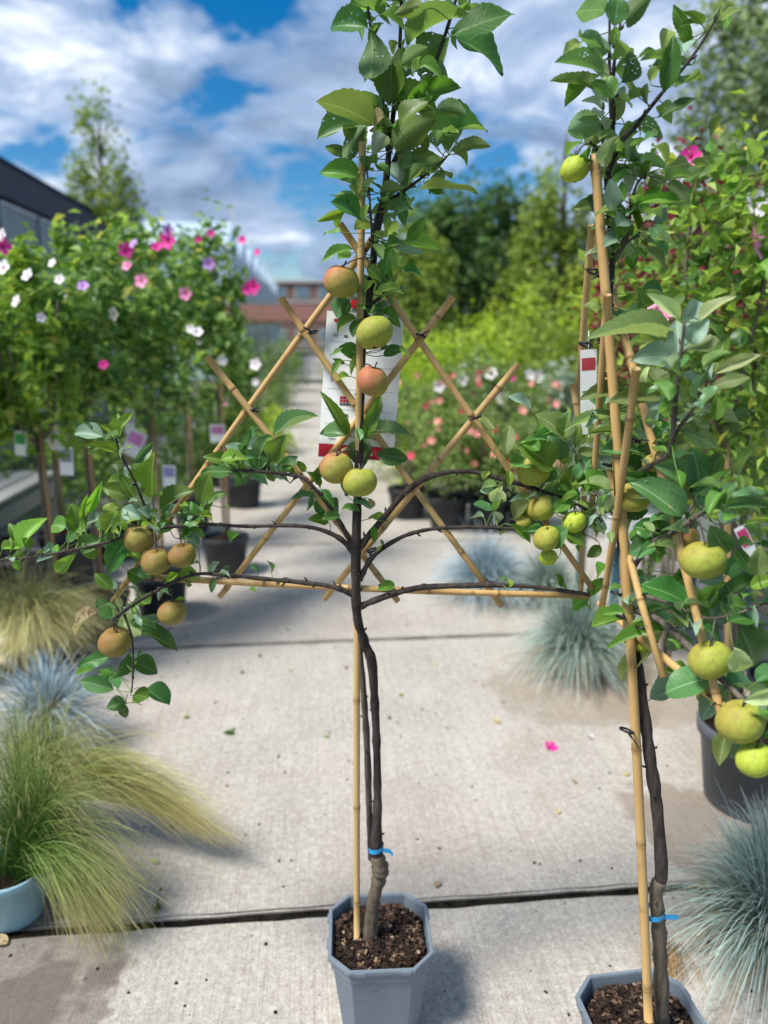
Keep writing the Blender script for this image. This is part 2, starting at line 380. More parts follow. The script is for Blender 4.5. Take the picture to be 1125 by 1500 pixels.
def square_pot(P, label, rz, seed):
    t = thing('plant_pot', (P.x, P.y, 0), label, 'pot', None, rz); h = .235
    def ring(hw, ch, z): return [(x, y, z) for x, y in ((hw, -hw + ch), (hw, hw - ch), (hw - ch, hw), (-hw + ch, hw), (-hw, hw - ch), (-hw, -hw + ch), (-hw + ch, -hw), (hw - ch, -hw))]
    def loft(rings, cap0=True):
        V = [v for r_ in rings for v in r_]; Fc = []
        for i in range(len(rings) - 1):
            for k in range(8): k2 = (k + 1) % 8; Fc.append((i * 8 + k, i * 8 + k2, (i + 1) * 8 + k2, (i + 1) * 8 + k))
        if cap0: Fc.append(tuple(range(7, -1, -1)))
        return V, Fc
    V, Fc = loft([ring(.088, .028, .001), ring(.09, .03, .006), ring(.112, .042, .195), ring(.1165, .044, .197), ring(.1175, .045, .222)])
    obj('wall', mesh('wall', V, Fc, POTG, False), t)
    V, Fc = loft([ring(.1172, .045, .222), ring(.1235, .047, .2225), ring(.1245, .048, .2265), ring(.1245, .048, .2325), ring(.1232, .0475, .235), ring(.1165, .045, .235), ring(.115, .0445, .231), ring(.106, .04, .14)], False)
    rm = obj('rim', mesh('rim', V, Fc, POTG, False), t)
    for s, (x, y) in enumerate(((.055, -.1245), (-.05, -.1245), (.1245, .05), (-.1245, .05), (-.1245, -.03))):
        box('lug', (x, y, .229), (.024 if abs(y) > .12 else .006, .006 if abs(y) > .12 else .024, .008), POTG, rm)
    bm = bmesh.new(); bmesh.ops.create_grid(bm, x_segments=26, y_segments=26, size=.109)
    g = random.Random(seed)
    for v in list(bm.verts):
        if abs(v.co.x) + abs(v.co.y) > .17: bm.verts.remove(v)
    for v in bm.verts: v.co.z = .211 + (g.random() - .5) * .009
    me = bpy.data.meshes.new('soil'); bm.to_mesh(me); bm.free(); me.materials.append(SOIL); obj('soil', me, t)
    chips(t, 950, .104, .214, seed, .0068)
    return t
# ------------------------------------------------------------------ leaves of the apple trees
def leaf_mesh(seed):
    g = random.Random(seed); nu, nv = 19, 7; V, UV, Fc = [], [], []
    droop = g.uniform(.10, .62); fold = g.uniform(.15, .75); wav = g.uniform(.02, .075); ph = g.uniform(0, 6); tw = g.uniform(-.5, .5); sk = g.uniform(-.06, .06)
    peak = g.uniform(.42, .56)
    for i in range(nu):
        u = i / (nu - 1)
        e = u ** (math.log(.5) / math.log(peak)); wd = max(.012, math.sin(math.pi * e) ** .64) * (1 - .25 * u ** 6)
        if i == nu - 1: wd = .012
        for j in range(nv):
            v = j / (nv - 1) * 2 - 1
            ser = (.022 if i % 2 else -.012) * abs(v) ** 4 if 0 < i < nu - 1 else 0
            y = v * .5 * wd * (1 + ser * 2)
            z = -droop * u * u + fold * abs(y) + wav * math.sin(9 * u + ph + v) * abs(v)
            z += math.tan(tw * u * .8) * y * .6
            V.append((u - .02 * abs(v) + ser * .2, y + sk * math.sin(math.pi * u), z)); UV.append((u, j / (nv - 1)))
    for i in range(nu - 1):
        for j in range(nv - 1):
            a = i * nv + j; Fc.append((a, a + nv, a + nv + 1, a + 1))
    return mesh('leaf', V, Fc, LEAF['g'], True, None, UV)
LM = [leaf_mesh(s) for s in range(14)]; UVL = [(i / 18, j / 6) for i in range(19) for j in range(7)]
def parse(s): 
    out = []
    for e in s.split():
        k = e[-1] if e[-1].isalpha() else 'g'; q = [float(x) for x in e.rstrip('gdhstlopb').split(',')]; out.append((q, k))
    return out
def tuft(cx, cy, rx, ry, n, kinds, lo=26, hi=48):
    out = []
    for i in range(n):
        x, y = cx + rnd.gauss(0, rx * .5), cy + rnd.gauss(0, ry * .5); a = rnd.uniform(0, 6.3); L = rnd.uniform(lo, hi)
        out.append('%.0f,%.0f,%.0f,%.0f,%.0f%s' % (x, y, x + L * math.cos(a), y + L * math.sin(a) * .8, L * rnd.uniform(.38, .55), rnd.choice(kinds)))
    return ' '.join(out)
class Tree:
    def __init__(s, root): s.root = root; s.base = Vector(root.location); s.br = []; s.stalk = []; s.n = 0
    def branch(s, name, pts, m=BARK, sub=5, n=9, knobs=True, label=None):
        """pts: (px, py, distance, width px)"""
        P = [at(a, b, Y) for a, b, Y, _ in pts]; rr = [wd * .5 * zdepth(p) / F for p, (_, _, _, wd) in zip(P, pts)]
        P, rr = spline(P, rr, sub)
        if knobs:
            for i in range(1, len(rr) - 1): rr[i] *= 1 + rnd.uniform(-.13, .17)
        parts = [tube_data([p - s.base for p in P], rr, n)]
        for i in range(2, len(P) - 1):                        # buds, spurs and old leaf scars
            if rnd.random() < .28:
                t_ = (P[i + 1] - P[i]).normalized(); d_ = (Vector((rnd.gauss(0, 1), rnd.gauss(0, 1), rnd.gauss(0, 1)))).cross(t_).normalized(); q_ = P[i] - s.base; l_ = rnd.uniform(.003, .008)
                parts.append(tube_data([q_ + d_ * rr[i] * .6, q_ + d_ * (rr[i] + l_ * .5) + t_ * l_ * .4, q_ + d_ * (rr[i] + l_) + t_ * l_], [.0028, .0024, .0008], 5))
        V, Fc = join(parts)
        o = obj(name, mesh(name, V, Fc, m), s.root, label=label); s.br += P; return o
    def leaves(s, data, Yf, under=None, extra=.34):
        todo = [(q, k, 0.0) for q, k in parse(data)]
        for (bx, by, tx, ty, wd), k in parse(data):          # a partner leaf on many spurs
            if rnd.random() < extra:
                a = rnd.choice((-1, 1)) * rnd.uniform(.5, 1.5); f = rnd.uniform(.6, .95); dx, dy = (tx - bx) * f, (ty - by) * f
                ex, ey = dx * math.cos(a) - dy * math.sin(a), dx * math.sin(a) + dy * math.cos(a); ox, oy = rnd.uniform(-7, 7), rnd.uniform(-6, 6)
                todo.append(((bx + ox, by + oy, bx + ox + ex, by + oy + ey, wd * f), k if rnd.random() < .6 else 'g', .03))
        for (bx, by, tx, ty, wd), k, back in todo:
            Yb = Yf(bx, by) + rnd.uniform(-.05, .05) + back
            B = at(bx, by, Yb); T = at(tx, ty, Yb + rnd.uniform(-.035, .03))
            ax = T - B; L = ax.length; ax.normalize(); tocam = (CAM - B).normalized()
            sd_ = -1 if (under and under(bx, by)) else 1
            nn = Vector((0, 0, .55)) + tocam * .8 * sd_
            nn -= ax * nn.dot(ax); nn.normalize(); nn = Quaternion(ax, rnd.gauss(0, .35)) @ nn
            yv = nn.cross(ax); W = wd * zdepth(B) / F / max(.6, abs(nn.dot(tocam))) * 1.10
            o = obj('leaf', LM[rnd.randrange(len(LM))], s.root); o.material_slots[0].link = 'OBJECT'; o.material_slots[0].material = LEAF[k]
            Lz = L * 1.04
            o.matrix_local = Matrix.Translation(B - s.base) @ Matrix(((ax.x * Lz, yv.x * W, nn.x * Lz * .8, 0), (ax.y * Lz, yv.y * W, nn.y * Lz * .8, 0), (ax.z * Lz, yv.z * W, nn.z * Lz * .8, 0), (0, 0, 0, 1)))
            s.stalk.append((B, ax, L)); s.n += 1
    def fill(s, n, zmin, kinds, lo=.022, hi=.045, keep=lambda p: True):
        """the small leaves between the large ones: too many to list, one mesh"""
        cand = [p for p in s.br if p.z > zmin and keep(p)]; V, Fc, UV, MI = [], [], [], []
        for i in range(n):
            p = cand[rnd.randrange(len(cand))] + Vector((rnd.gauss(0, .022), rnd.gauss(0, .025), rnd.gauss(0, .018))); me = LM[rnd.randrange(len(LM))]
            L = rnd.uniform(lo, hi); M = Matrix.Translation(p - s.base) @ Matrix.Rotation(rnd.uniform(0, 6.3), 4, 'Z') @ Matrix.Rotation(rnd.gauss(-.25, .55), 4, 'Y') @ Matrix.Rotation(rnd.gauss(0, .5), 4, 'X') @ Matrix.Diagonal((L, L * rnd.uniform(.45, .6), L, 1))
            o = len(V); V += [M @ v.co for v in me.vertices]; Fc += [tuple(k + o for k in f_.vertices) for f_ in me.polygons]; UV += UVL; MI += [rnd.randrange(len(kinds))] * len(me.polygons); s.stalk.append((p, (M.to_3x3() @ Vector((1, 0, 0))).normalized(), L))
        m_ = mesh('small_leaves', V, Fc, [LEAF[k] for k in kinds], True, None, UV); m_.polygons.foreach_set('material_index', MI); obj('small_leaves', m_, s.root, kind='stuff')
    def stalks(s, m):
        parts = []
        for B, ax, L in s.stalk:
            q = min(s.br, key=lambda p: (p - B).length + .35 * max(0, (p - B).dot(ax)))
            d = (q - B).length
            if d > .11: q = B - ax * .035 + Vector((0, 0, -.012))
            mid = (B + q) / 2 - ax * min(.02, d * .25) * .5
            mid = B * .5 + q * .5 + (B - ax * d * .4 - q) * .25
            P, rr = spline([q, mid, B + ax * .004], [.0011, .0009, .0008], 4); parts.append(tube_data([p - s.base for p in P], rr, 5, False))
        V, Fc = join(parts); obj('leaf_stalks', mesh('leaf_stalks', V, Fc, m), s.root, kind='stuff')
    def apple(s, px, py, r, Y, kind, tilt=0, stem=True):
        c = at(px, py, Y); rr = r * 1.06 * zdepth(c) / F
        o = obj('apple', APM[kind], s.root, c - s.base); o.scale = (rr, rr, rr * rnd.uniform(.98, 1.06)); o.rotation_euler = (R(rnd.uniform(-14, 14)), R(tilt + rnd.uniform(-12, 12)), rnd.uniform(-.6, .6))
        st = obj('stem', STEM, o); cx = obj('calyx', CALYX, o)
        top = c + Vector((0, 0, rr * .8)); q = min(s.br, key=lambda p: (p - top).length)
        if (q - top).length < .14:
            P, rr2 = spline([q, (q + top) / 2 + Vector((0, 0, .006)), top], [.0018, .0015, .0015], 4); V, Fc = tube_data([p - s.base for p in P], rr2, 6); obj('fruit_spur', mesh('fruit_spur', V, Fc, BARK2), s.root)
        return o
def apple_mesh(name, base, blush, amt, seed):
    def b(g):
        c = g.co(); sx = g.n('ShaderNodeSeparateXYZ'); g.t.links.new(c, sx.inputs[0])
        n = g.noise(c, 2.2, 5, .6); st = g.noise(g.scale(c, (6, 6, .7)), 1.6, 4, .6)
        f = g.m('ADD', g.m('ADD', g.m('MULTIPLY', sx.outputs[0], -.30), g.m('MULTIPLY', sx.outputs[2], .22)), g.m('MULTIPLY', n, .55))
        f = g.m('ADD', f, g.m('MULTIPLY', g.m('SUBTRACT', g.rand(), .5), .25))
        col = g.mix(n, base, [x * 1.25 for x in base])
        col = g.mix(g.ramp(f, [(.22, 0.0), (.62, amt)]), col, blush)
        col = g.mix(g.ramp(st, [(.5, 0.0), (.75, .25)]), col, (.42, .26, .07))
        vo = g.n('ShaderNodeTexVoronoi'); g.t.links.new(c, vo.inputs['Vector']); vo.inputs['Scale'].default_value = 9
        col = g.mix(g.m('MULTIPLY', g.m('LESS_THAN', vo.outputs['Distance'], .10), .5), col, (.55, .48, .22))
        col = g.mix(g.ramp(g.noise(c, 5, 3), [(.70, 0.0), (.74, .6)]), col, (.12, .07, .03))
        col = g.mix(g.ramp(g.noise(c, 3.2, 6, .75), [(.45, 0.0), (.68, .55)]), col, (.20, .13, .04))
        g.out(g.bsdf(col, .55, g.bump(g.noise(c, 30, 4), .12, .03), .25, **{'Subsurface Weight': .08, 'Subsurface Radius': (.3, .25, .08)}))
    m = mat(name, b); prof = []
    for i in range(19):
        a = math.pi * i / 18; r_ = math.sin(a) * (1 + .05 * math.cos(a)); z = -math.cos(a) * .92
        if a > 2.45: z -= .30 * ((a - 2.45) / .69) ** 1.6
        if a < .5: z += .13 * ((.5 - a) / .5) ** 1.5
        prof.append((max(r_, .002), z))
    V, Fc = lathe_data(prof, 26); g = random.Random(seed); ph = g.uniform(0, 6)
    V = [Vector((x * (1 + .06 * math.sin(2 * math.atan2(y, x) + ph) + .02 * math.sin(5 * math.atan2(y, x)) * (1 - z)), y * (1 + .02 * math.sin(3 * math.atan2(y, x))), z + .10 * x * math.sin(ph) + .05 * y)) for x, y, z in V]
    return mesh('apple', V, Fc, m)
APM = {'rus': apple_mesh('apple_skin_russet', (.24, .215, .05), (.27, .13, .045), .8, 1), 'red': apple_mesh('apple_skin_blushed', (.29, .30, .055), (.46, .15, .08), .95, 2),
       'grn': apple_mesh('apple_skin_green', (.30, .36, .05), (.38, .22, .06), .5, 3), 'lim': apple_mesh('apple_skin_lime', (.38, .52, .045), (.40, .40, .07), .4, 4), 'drk': apple_mesh('apple_skin_dark', (.14, .06, .04), (.17, .05, .05), .9, 5)}
STEM = mesh('stem', *tube_data([(0, 0, .58), (.02, 0, .85), (.10, .02, 1.12)], [.045, .035, .05], 6), BARK2)
CALYX = mesh('calyx', *join([tube_data([(0, 0, -.80), (math.cos(a) * .07, math.sin(a) * .07, -.87), (math.cos(a) * .13, math.sin(a) * .13, -.86)], [.04, .03, .008], 4) for a in (0, 1.26, 2.5, 3.77, 5.03)]), BARK)
# ------------------------------------------------------------------ bamboo canes
def cane(parent, base, A, B, d, seed, gap=.17):
    g = random.Random(seed); A, B = Vector(A), Vector(B); L = (B - A).length; ts = [0]; nodes = []
    s = g.uniform(.04, .12)
    while s < L - .02: nodes.append(s); s += gap * g.uniform(.75, 1.3)
    prof = [(0, 1, 0)]
    for s in nodes: prof += [(s - .012, 1.0, 0), (s - .004, 1.07, .15), (s - .001, 1.17, .6), (s + .0015, .97, 1), (s + .005, 1.08, .35), (s + .014, 1.0, 0)]
    prof.append((L, 1, 0)); prof = sorted(prof); bend = Vector((g.gauss(0, 1), g.gauss(0, 1), g.gauss(0, 1))) * .004 * L
    P = [A.lerp(B, s / L) + bend * math.sin(math.pi * s / L) * 1.2 - base for s, _, _ in prof]; n = 10
    rad = [d / 2 * q * (1.05 - .1 * s / L) for s, q, _ in prof]
    V, Fc = tube_data(P, rad, n, False); at_ = [k for _, _, k in prof for _ in range(n)]
    t = (B - A).normalized()                                   # hollow ends: step in, then down the bore
    for end, sgn in ((0, 1), (len(P) - 1, -1)):
        o = len(V); ring = [Vector(v) for v in V[end * n:end * n + n]]; c = P[end]
        for f, dd in ((.55, 0), (.5, .02)):
            V += [c + (v - c) * f + t * sgn * dd for v in ring]; at_ += [.5 if dd == 0 else 1.0] * n
        for k in range(n):
            k2 = (k + 1) % n; Fc.append((end * n + k, end * n + k2, o + k2, o + k)); Fc.append((o + k, o + k2, o + n + k2, o + n + k))
        Fc.append(tuple(range(o + n, o + 2 * n)))
    return obj('cane', mesh('cane', V, Fc, BAMBOO, True, {'node': at_}), parent)
def tie(parent, base, c, r, ax, tail=.02, seed=0, ry=None):
    g = random.Random(seed); ax = Vector(ax).normalized(); b = Vector((0, 1, 0)); b = (b - ax * b.dot(ax)).normalized(); a = b.cross(ax); ry = ry or r
    ring = [c + a * math.cos(t) * r + b * math.sin(t) * ry for t in [2 * math.pi * k / 14 for k in range(15)]]
    p1 = tube_data([p - base for p in ring], [.0023] * 15, 5)
    d = Vector((g.uniform(-1, 1), -.5, g.uniform(-.3, .8))).normalized(); s = c + Vector((0, -ry, 0))
    p2 = tube_data([s - base, s + d * tail * .5 - base, s + d * tail + Vector((0, 0, -.004)) - base], [.0024, .0017, .0011], 5)
    V, Fc = join([p1, p2]); return obj('cable_tie', mesh('cable_tie', V, Fc, TIE), parent)
# ================================================================== apple tree in the middle
def Y1(px, py=0): return 1.56 - .00015 * (px - 525)
P1 = gnd(556, 1362, .235); P1 = Vector((P1.x, P1.y, 0))
square_pot(P1, 'octagonal grey plastic pot of bark soil at the centre front, holding the middle apple tree', R(3), 5)
SB = at(523, 1376, P1.y)                                   # foot of the stake
tr1 = thing('bamboo_trellis', (SB.x, P1.y, .2), 'open bamboo diamond trellis facing the viewer, tied behind the middle apple tree', 'trellis')
b1v = Vector(tr1.location); CD = .0140
c_front = [((303, 522), (583, 881)), ((412, 437), (735, 888)), ((498, 328), (868, 862))]
c_back = [((760, 533), (475, 878)), ((664, 434), (322, 874)), ((549, 346), (165, 882))]
def pl(p, off): return at(p[0], p[1], Y1(p[0]) + off)
sd_i = 10
for a, b in c_front: cane(tr1, b1v, pl(a, .0), pl(b, .0), CD, sd_i); sd_i += 1
for a, b in c_back: cane(tr1, b1v, pl(a, .017), pl(b, .017), CD * 1.03, sd_i); sd_i += 1
cane(tr1, b1v, at(523, 1376, P1.y - .004), at(531, 208, Y1(530) - .028), CD * 1.08, 20, .24)      # the stake
cane(tr1, b1v, pl((228, 846), -.016), pl((862, 873), -.016), CD, 21)                         # the level cane
for i, (x, y) in enumerate(((372, 601), (458, 487), (616, 492), (697, 612), (603, 712), (655, 772), (714, 852), (437, 697), (330, 848), (545, 806), (530, 365), (560, 858), (625, 860), (560, 410), (420, 851), (760, 705))):
    c = pl((x, y), .0085); tie(tr1, b1v, c, .0105, (.35 * (-1) ** i, .1, 1), .024, i, .0175 if i < 11 else .022)
root = thing('apple_tree', (P1.x - .02, P1.y, .2), 'apple tree with tiered level branches and apples down its stem in the central pot', 'tree')
T1 = Tree(root); y1 = 1.542
T1.branch('rootstock', [(541, 1378, P1.y, 25), (544, 1345, P1.y, 21), (549, 1310, P1.y, 20), (556, 1285, P1.y, 21), (557, 1272, P1.y, 24), (552, 1252, P1.y, 19)], ROOTB, 5, 12)
T1.branch('trunk', [(556, 1266, P1.y, 16), (551, 1245, P1.y, 17), (553, 1180, P1.y, 13), (552, 1100, 1.555, 12), (549, 1030, 1.55, 12.5), (544, 967, y1, 13.5), (532, 940, y1, 16), (523, 900, y1 - .01, 14), (521, 840, y1 - .015, 14.5), (522, 780, y1 - .015, 13), (525, 700, 1.535, 12), (528, 600, 1.535, 11), (532, 500, 1.54, 11), (540, 440, 1.545, 11), (545, 400, 1.55, 11), (552, 335, 1.55, 11), (563, 285, 1.55, 11), (570, 220, 1.55, 9), (578, 150, 1.55, 7), (585, 80, 1.55, 6), (588, 0, 1.55, 4.5), (590, -45, 1.55, 3)], BARK, 5, 12)
T1.branch('pruned_stem', [(545, 1258, P1.y + .01, 12), (541, 1190, 1.57, 10.5), (538, 1100, 1.57, 10), (533, 1020, 1.565, 9), (527, 950, 1.56, 8), (523, 900, 1.555, 7)], BARK2)
B1 = 1.53
for pts in ([(524, 891, B1, 11), (545, 881, B1, 9), (590, 866, B1 - .02, 9), (640, 859, B1 - .03, 8), (760, 858, B1 - .05, 7), (864, 871, B1 - .06, 6)],
            [(527, 850, B1, 9), (545, 817, B1, 7), (580, 791, B1 + .01, 6.5), (620, 777, B1, 6), (680, 772, B1 - .02, 5), (760, 775, B1 - .02, 4.5), (815, 779, B1 - .03, 4)],
            [(527, 802, B1, 11), (560, 761, B1, 9.5), (600, 716, B1, 9), (640, 695, B1 - .02, 8), (690, 691, B1 - .02, 7.5), (750, 706, B1 - .03, 7), (800, 721, B1 - .03, 6), (850, 741, B1 - .04, 5), (882, 764, B1 - .05, 4)],
            [(517, 872, B1, 9), (490, 860, B1 - .01, 8), (440, 853, B1, 6.5), (400, 849, B1, 6), (330, 843, B1, 6), (283, 842, B1, 5), (225, 868, B1, 5), (190, 889, B1 - .02, 5.5), (165, 908, B1 - .03, 5)],
            [(519, 812, B1, 9), (501, 791, B1, 8), (470, 776, B1, 6.5), (430, 770, B1, 6), (360, 771, B1, 5.5), (300, 768, B1, 5), (235, 773, B1, 6), (200, 776, B1, 5)],
            [(200, 776, B1, 5), (165, 792, B1, 4), (110, 805, B1, 3.5), (50, 816, B1, 3), (-30, 823, B1, 2.5)],
            [(517, 802, B1 + .005, 8), (496, 762, B1, 6.5), (470, 726, B1 - .01, 5.5), (445, 701, B1 - .01, 5), (420, 695, B1, 5), (370, 690, B1, 5), (340, 689, B1, 4)],
            [(222, 772, B1, 5), (212, 742, B1, 4), (196, 702, B1 - .02, 3.5), (178, 668, B1 - .02, 3), (169, 640, B1 - .02, 2.5)],
            [(182, 900, B1 - .02, 4), (193, 935, B1 - .03, 3.5), (195, 975, B1 - .03, 3), (193, 1014, B1 - .03, 2)],
            [(560, 300, 1.55, 5), (600, 274, 1.53, 4.5), (640, 242, 1.5, 3.5), (658, 226, 1.49, 2.5)],
            [(576, 240, 1.55, 8), (608, 163, 1.53, 6.5), (632, 108, 1.52, 5.5), (655, 42, 1.51, 5), (676, -30, 1.5, 4)],
            [(570, 215, 1.55, 5), (562, 152, 1.54, 4), (546, 60, 1.53, 4), (538, 5, 1.53, 3)],
            [(548, 385, 1.54, 4), (544, 330, 1.51, 3.5), (541, 285, 1.5, 3), (537, 243, 1.5, 2)],
            [(545, 445, 1.54, 6), (562, 432, 1.53, 5), (572, 425, 1.53, 4)], [(276, 766, B1, 4), (295, 750, B1 - .01, 3), (303, 738, B1 - .01, 2)], [(240, 850, B1, 4), (250, 862, B1, 3), (252, 878, B1, 2.4)]):
    T1.branch('branch', pts, BARK)
T1.leaves("564,17,505,3,26 538,40,481,24,30h 545,48,549,125,34h 620,8,580,20,20 598,66,664,-6,36 664,51,748,8,38d 626,106,650,57,36h 583,62,568,76,13l 572,152,572,82,40 588,96,624,70,26 545,182,474,132,46 596,150,677,114,22 603,90,613,102,15s "
 "532,185,463,194,28h 529,216,505,183,26 517,229,477,214,15d 525,260,474,241,25 546,228,567,195,19s 587,180,621,143,24 578,216,633,174,38 622,193,712,180,32 640,160,682,160,24h 641,215,640,186,19h 652,211,677,182,15t 667,226,714,210,17 594,251,638,226,21 652,234,618,248,19 596,258,619,250,13 618,278,695,266,18 622,270,652,280,15 625,221,604,190,17 592,246,592,215,15d 583,225,582,272,16s 557,283,591,272,15 522,286,524,252,13 522,287,490,285,10t 562,172,540,186,18b "
 "528,323,489,292,21d 502,311,470,322,10l 515,365,469,379,12 514,370,495,375,12l 541,325,521,331,14l 578,362,625,368,12s 594,352,645,359,19l 600,300,576,309,15t 562,402,573,360,19 565,375,568,420,20 538,392,559,411,15 540,405,528,419,10t 566,345,579,318,15l 508,438,493,463,21t 522,467,487,478,12 527,470,513,488,14d 528,521,501,507,17d 563,521,591,508,15d 585,512,603,519,12l 560,513,573,502,13d 501,528,485,544,6 511,551,487,554,9l "
 "506,638,468,624,25t 508,636,481,582,15 533,641,558,580,17 538,640,594,622,18t 530,645,526,682,29t 552,664,594,673,23d 512,660,490,660,6b 528,645,524,624,9t 508,726,504,706,11d 526,748,500,744,10 517,735,548,738,11t 540,730,546,748,9b 540,760,569,757,14l 468,711,470,681,10 467,718,489,738,11d 475,730,467,756,18d 462,728,424,727,10t 480,764,458,757,12 497,757,476,756,10d 547,770,549,796,10 562,797,553,804,10 578,858,555,862,11 "
 "401,637,460,602,19t 346,692,290,687,19d 340,680,298,667,17 324,674,353,664,13l 360,673,369,628,17t 352,665,334,650,19s 390,650,363,655,13s 396,673,416,641,21 398,677,419,688,19s 414,681,432,676,11t 362,692,342,709,21t 366,698,394,703,17t 352,680,378,676,11l 293,736,304,696,21 300,742,332,719,15t 292,753,307,741,13 275,771,298,754,17 350,782,334,793,9 395,640,372,625,13 380,668,386,640,15t 372,682,350,676,12 "
 "196,732,149,711,18 182,705,154,699,13l 223,728,219,667,29l 200,703,186,679,19s 197,677,225,649,13t 168,641,171,609,15l 175,637,188,602,12l 170,661,144,652,10l 151,641,106,627,19s 146,655,129,663,9 235,746,277,715,23 236,752,266,740,10t 247,773,243,747,16d 297,756,261,779,23d 287,778,278,812,14s 172,753,154,738,21l 155,779,167,751,13l 206,760,179,745,23s 172,785,147,801,25t 187,790,156,840,27d 185,801,203,816,15l 97,771,72,767,21 115,781,106,739,27 128,772,111,783,15 117,801,145,790,21d 120,758,127,727,10l 131,748,147,711,10l 147,761,128,760,15s 34,801,52,754,23l 35,802,-6,797,11l 44,803,35,789,12 78,812,57,816,10s 111,812,75,844,13l 86,808,79,797,9 165,770,140,757,17t 222,760,205,745,14s 262,790,283,776,13 212,790,196,772,14 "
 "187,836,212,851,23d 203,830,218,847,14t 262,846,293,837,21l 197,879,215,880,19 163,863,141,839,17 172,863,151,850,10s 141,898,97,916,18b 160,885,136,893,17d 172,906,141,898,17d 168,880,181,887,12p 193,885,203,906,9s 206,904,237,905,10s 192,911,225,916,15d 178,909,206,929,20p 208,928,260,942,19d 160,962,112,974,18d 187,957,176,996,17d 168,990,138,987,18d 166,1010,120,996,23t 194,972,230,979,25d 213,1010,248,1025,25d 195,1019,215,1018,19 184,1030,156,1035,19h 136,982,112,986,11 "
 "742,665,746,621,21o 750,685,785,672,23 808,683,772,651,27 829,643,792,605,25o 822,632,779,632,15 823,672,812,641,21t 800,706,805,682,21d 753,696,778,704,13s 736,712,716,738,12p 722,748,697,734,14t 722,750,732,759,12s 708,757,689,756,6s 775,737,743,757,21o 780,742,812,729,17t 757,766,779,766,15 747,768,779,794,12 770,778,796,769,10t 832,775,799,798,27t 832,780,853,793,19 848,755,894,776,17s 850,752,885,757,11o 835,716,838,689,27l 838,692,863,692,15 842,656,850,621,11 818,818,795,824,8s 862,872,883,849,13 862,876,835,891,21 790,660,765,645,18 845,700,862,672,16t 812,735,835,752,15", lambda x, y: 1.525 - .00015 * (x - 525), lambda x, y: y < 300 and rnd.random() < .75)
T1.leaves(' '.join((tuft(810, 690, 90, 90, 20, 'gtols', 22, 40), tuft(200, 770, 100, 60, 14, 'gtls', 20, 34), tuft(380, 675, 70, 40, 8, 'gts', 20, 34))), lambda x, y: 1.55 - .00015 * (x - 525), None, 0)
T1.fill(150, 1.62, 'gdgt', .025, .05, lambda p: abs(p.x) < .25)
T1.fill(90, .95, 'gtsl', .018, .035, lambda p: p.x < -.25 or p.x > .2)
T1.stalks(LEAF['o'])
for (x, y, r, k, dy) in ((500, 412, 24.5, 'red', -.03), (548, 487, 25, 'grn', -.05), (546, 558, 23, 'red', -.05), (493, 685, 23, 'red', -.05), (527, 706, 23, 'grn', -.075), (205, 788, 21.5, 'rus', -.04), (229, 822, 20, 'rus', -.06), (267, 813, 19, 'rus', -.05), (252, 897, 19, 'rus', -.03), (169, 940, 22, 'rus', -.04), (782, 689, 23, 'grn', -.0), (801, 788, 18, 'grn', -.04), (803, 816, 12, 'lim', -.02), (793, 743, 20, 'grn', .0), (841, 764, 16, 'lim', -.02), (768, 764, 11, 'grn', .0)):
    T1.apple(x, y, r, 1.53 + dy - .00015 * (x - 525), k)
BLUE = plain('blue_tape', (.02, .30, .62), .4)
def tape(tree, px, py, Y, w_, tail):
    c = at(px, py, Y); r = w_ * .5 * zdepth(c) / F + .002; V, Fc = [], []
    for k in range(17):
        a = 2 * math.pi * k / 16
        for dz in (-.006, .006): V.append(c - tree.base + Vector((r * math.cos(a), r * math.sin(a), dz + .004 * math.cos(a))))
    Fc = [(2 * k, 2 * k + 2, 2 * k + 3, 2 * k + 1) for k in range(16)]
    o = len(V)
    for t, dx, dz in ((0, .8, 0), (1, 1.7, -.002), (2, 2.2, -.012 if tail else -.001)):
        for s in (-.006, .006): V.append(c - tree.base + Vector((r * dx, -r * .6, dz + s)))
    Fc += [(o, o + 2, o + 3, o + 1), (o + 2, o + 4, o + 5, o + 3)]
    obj('blue_tape', mesh('blue_tape', V, Fc, BLUE), tree.root, label='bright blue plastic tape wrapped round the lower trunk')
tape(T1, 551, 1241, P1.y, 20, True)
# the big printed hang tag
TAGW = plain('tag_paper', (.86, .88, .87), .45, .4, .03); TAGR = plain('tag_red', (.55, .015, .03), .45); INK = plain('tag_ink', (.10, .11, .12), .6); INKG = plain('tag_grey_ink', (.40, .44, .45), .6)
tq = [at(479, 455, 1.60), at(592, 463, 1.60), at(576, 676, 1.575), at(466, 669, 1.575)]
tg = thing('plant_tag', tuple(tq[0].lerp(tq[1], .5)), 'large white printed paper tag with a red bottom band hanging behind the apples', 'tag'); tb = Vector(tg.location)
tgn = (tq[1] - tq[0]).cross(tq[3] - tq[0]).normalized()
if tgn.y > 0: tgn = -tgn
def tpt(u, v, off=0): 
    p = tq[0].lerp(tq[1], u).lerp(tq[3].lerp(tq[2], u), v); return p + tgn * (off + .006 * math.sin(math.pi * u) * math.sin(2.2 * v)) - tb
def tpatch(name, u0, u1, v0, v1, off, m, nu=8, nv=2, parent=tg):
    V = [tpt(u0 + (u1 - u0) * i / nu, v0 + (v1 - v0) * j / nv, off) for j in range(nv + 1) for i in range(nu + 1)]
    Fc = [(j * (nu + 1) + i, j * (nu + 1) + i + 1, (j + 1) * (nu + 1) + i + 1, (j + 1) * (nu + 1) + i) for j in range(nv) for i in range(nu)]
    return obj(name, mesh(name, V, Fc, m), parent)
sheet = tpatch('sheet', 0, 1, 0, 1, 0, TAGW, 12, 16); tpatch('red_band', 0, 1, .905, .995, .0006, TAGR, 12, 3)
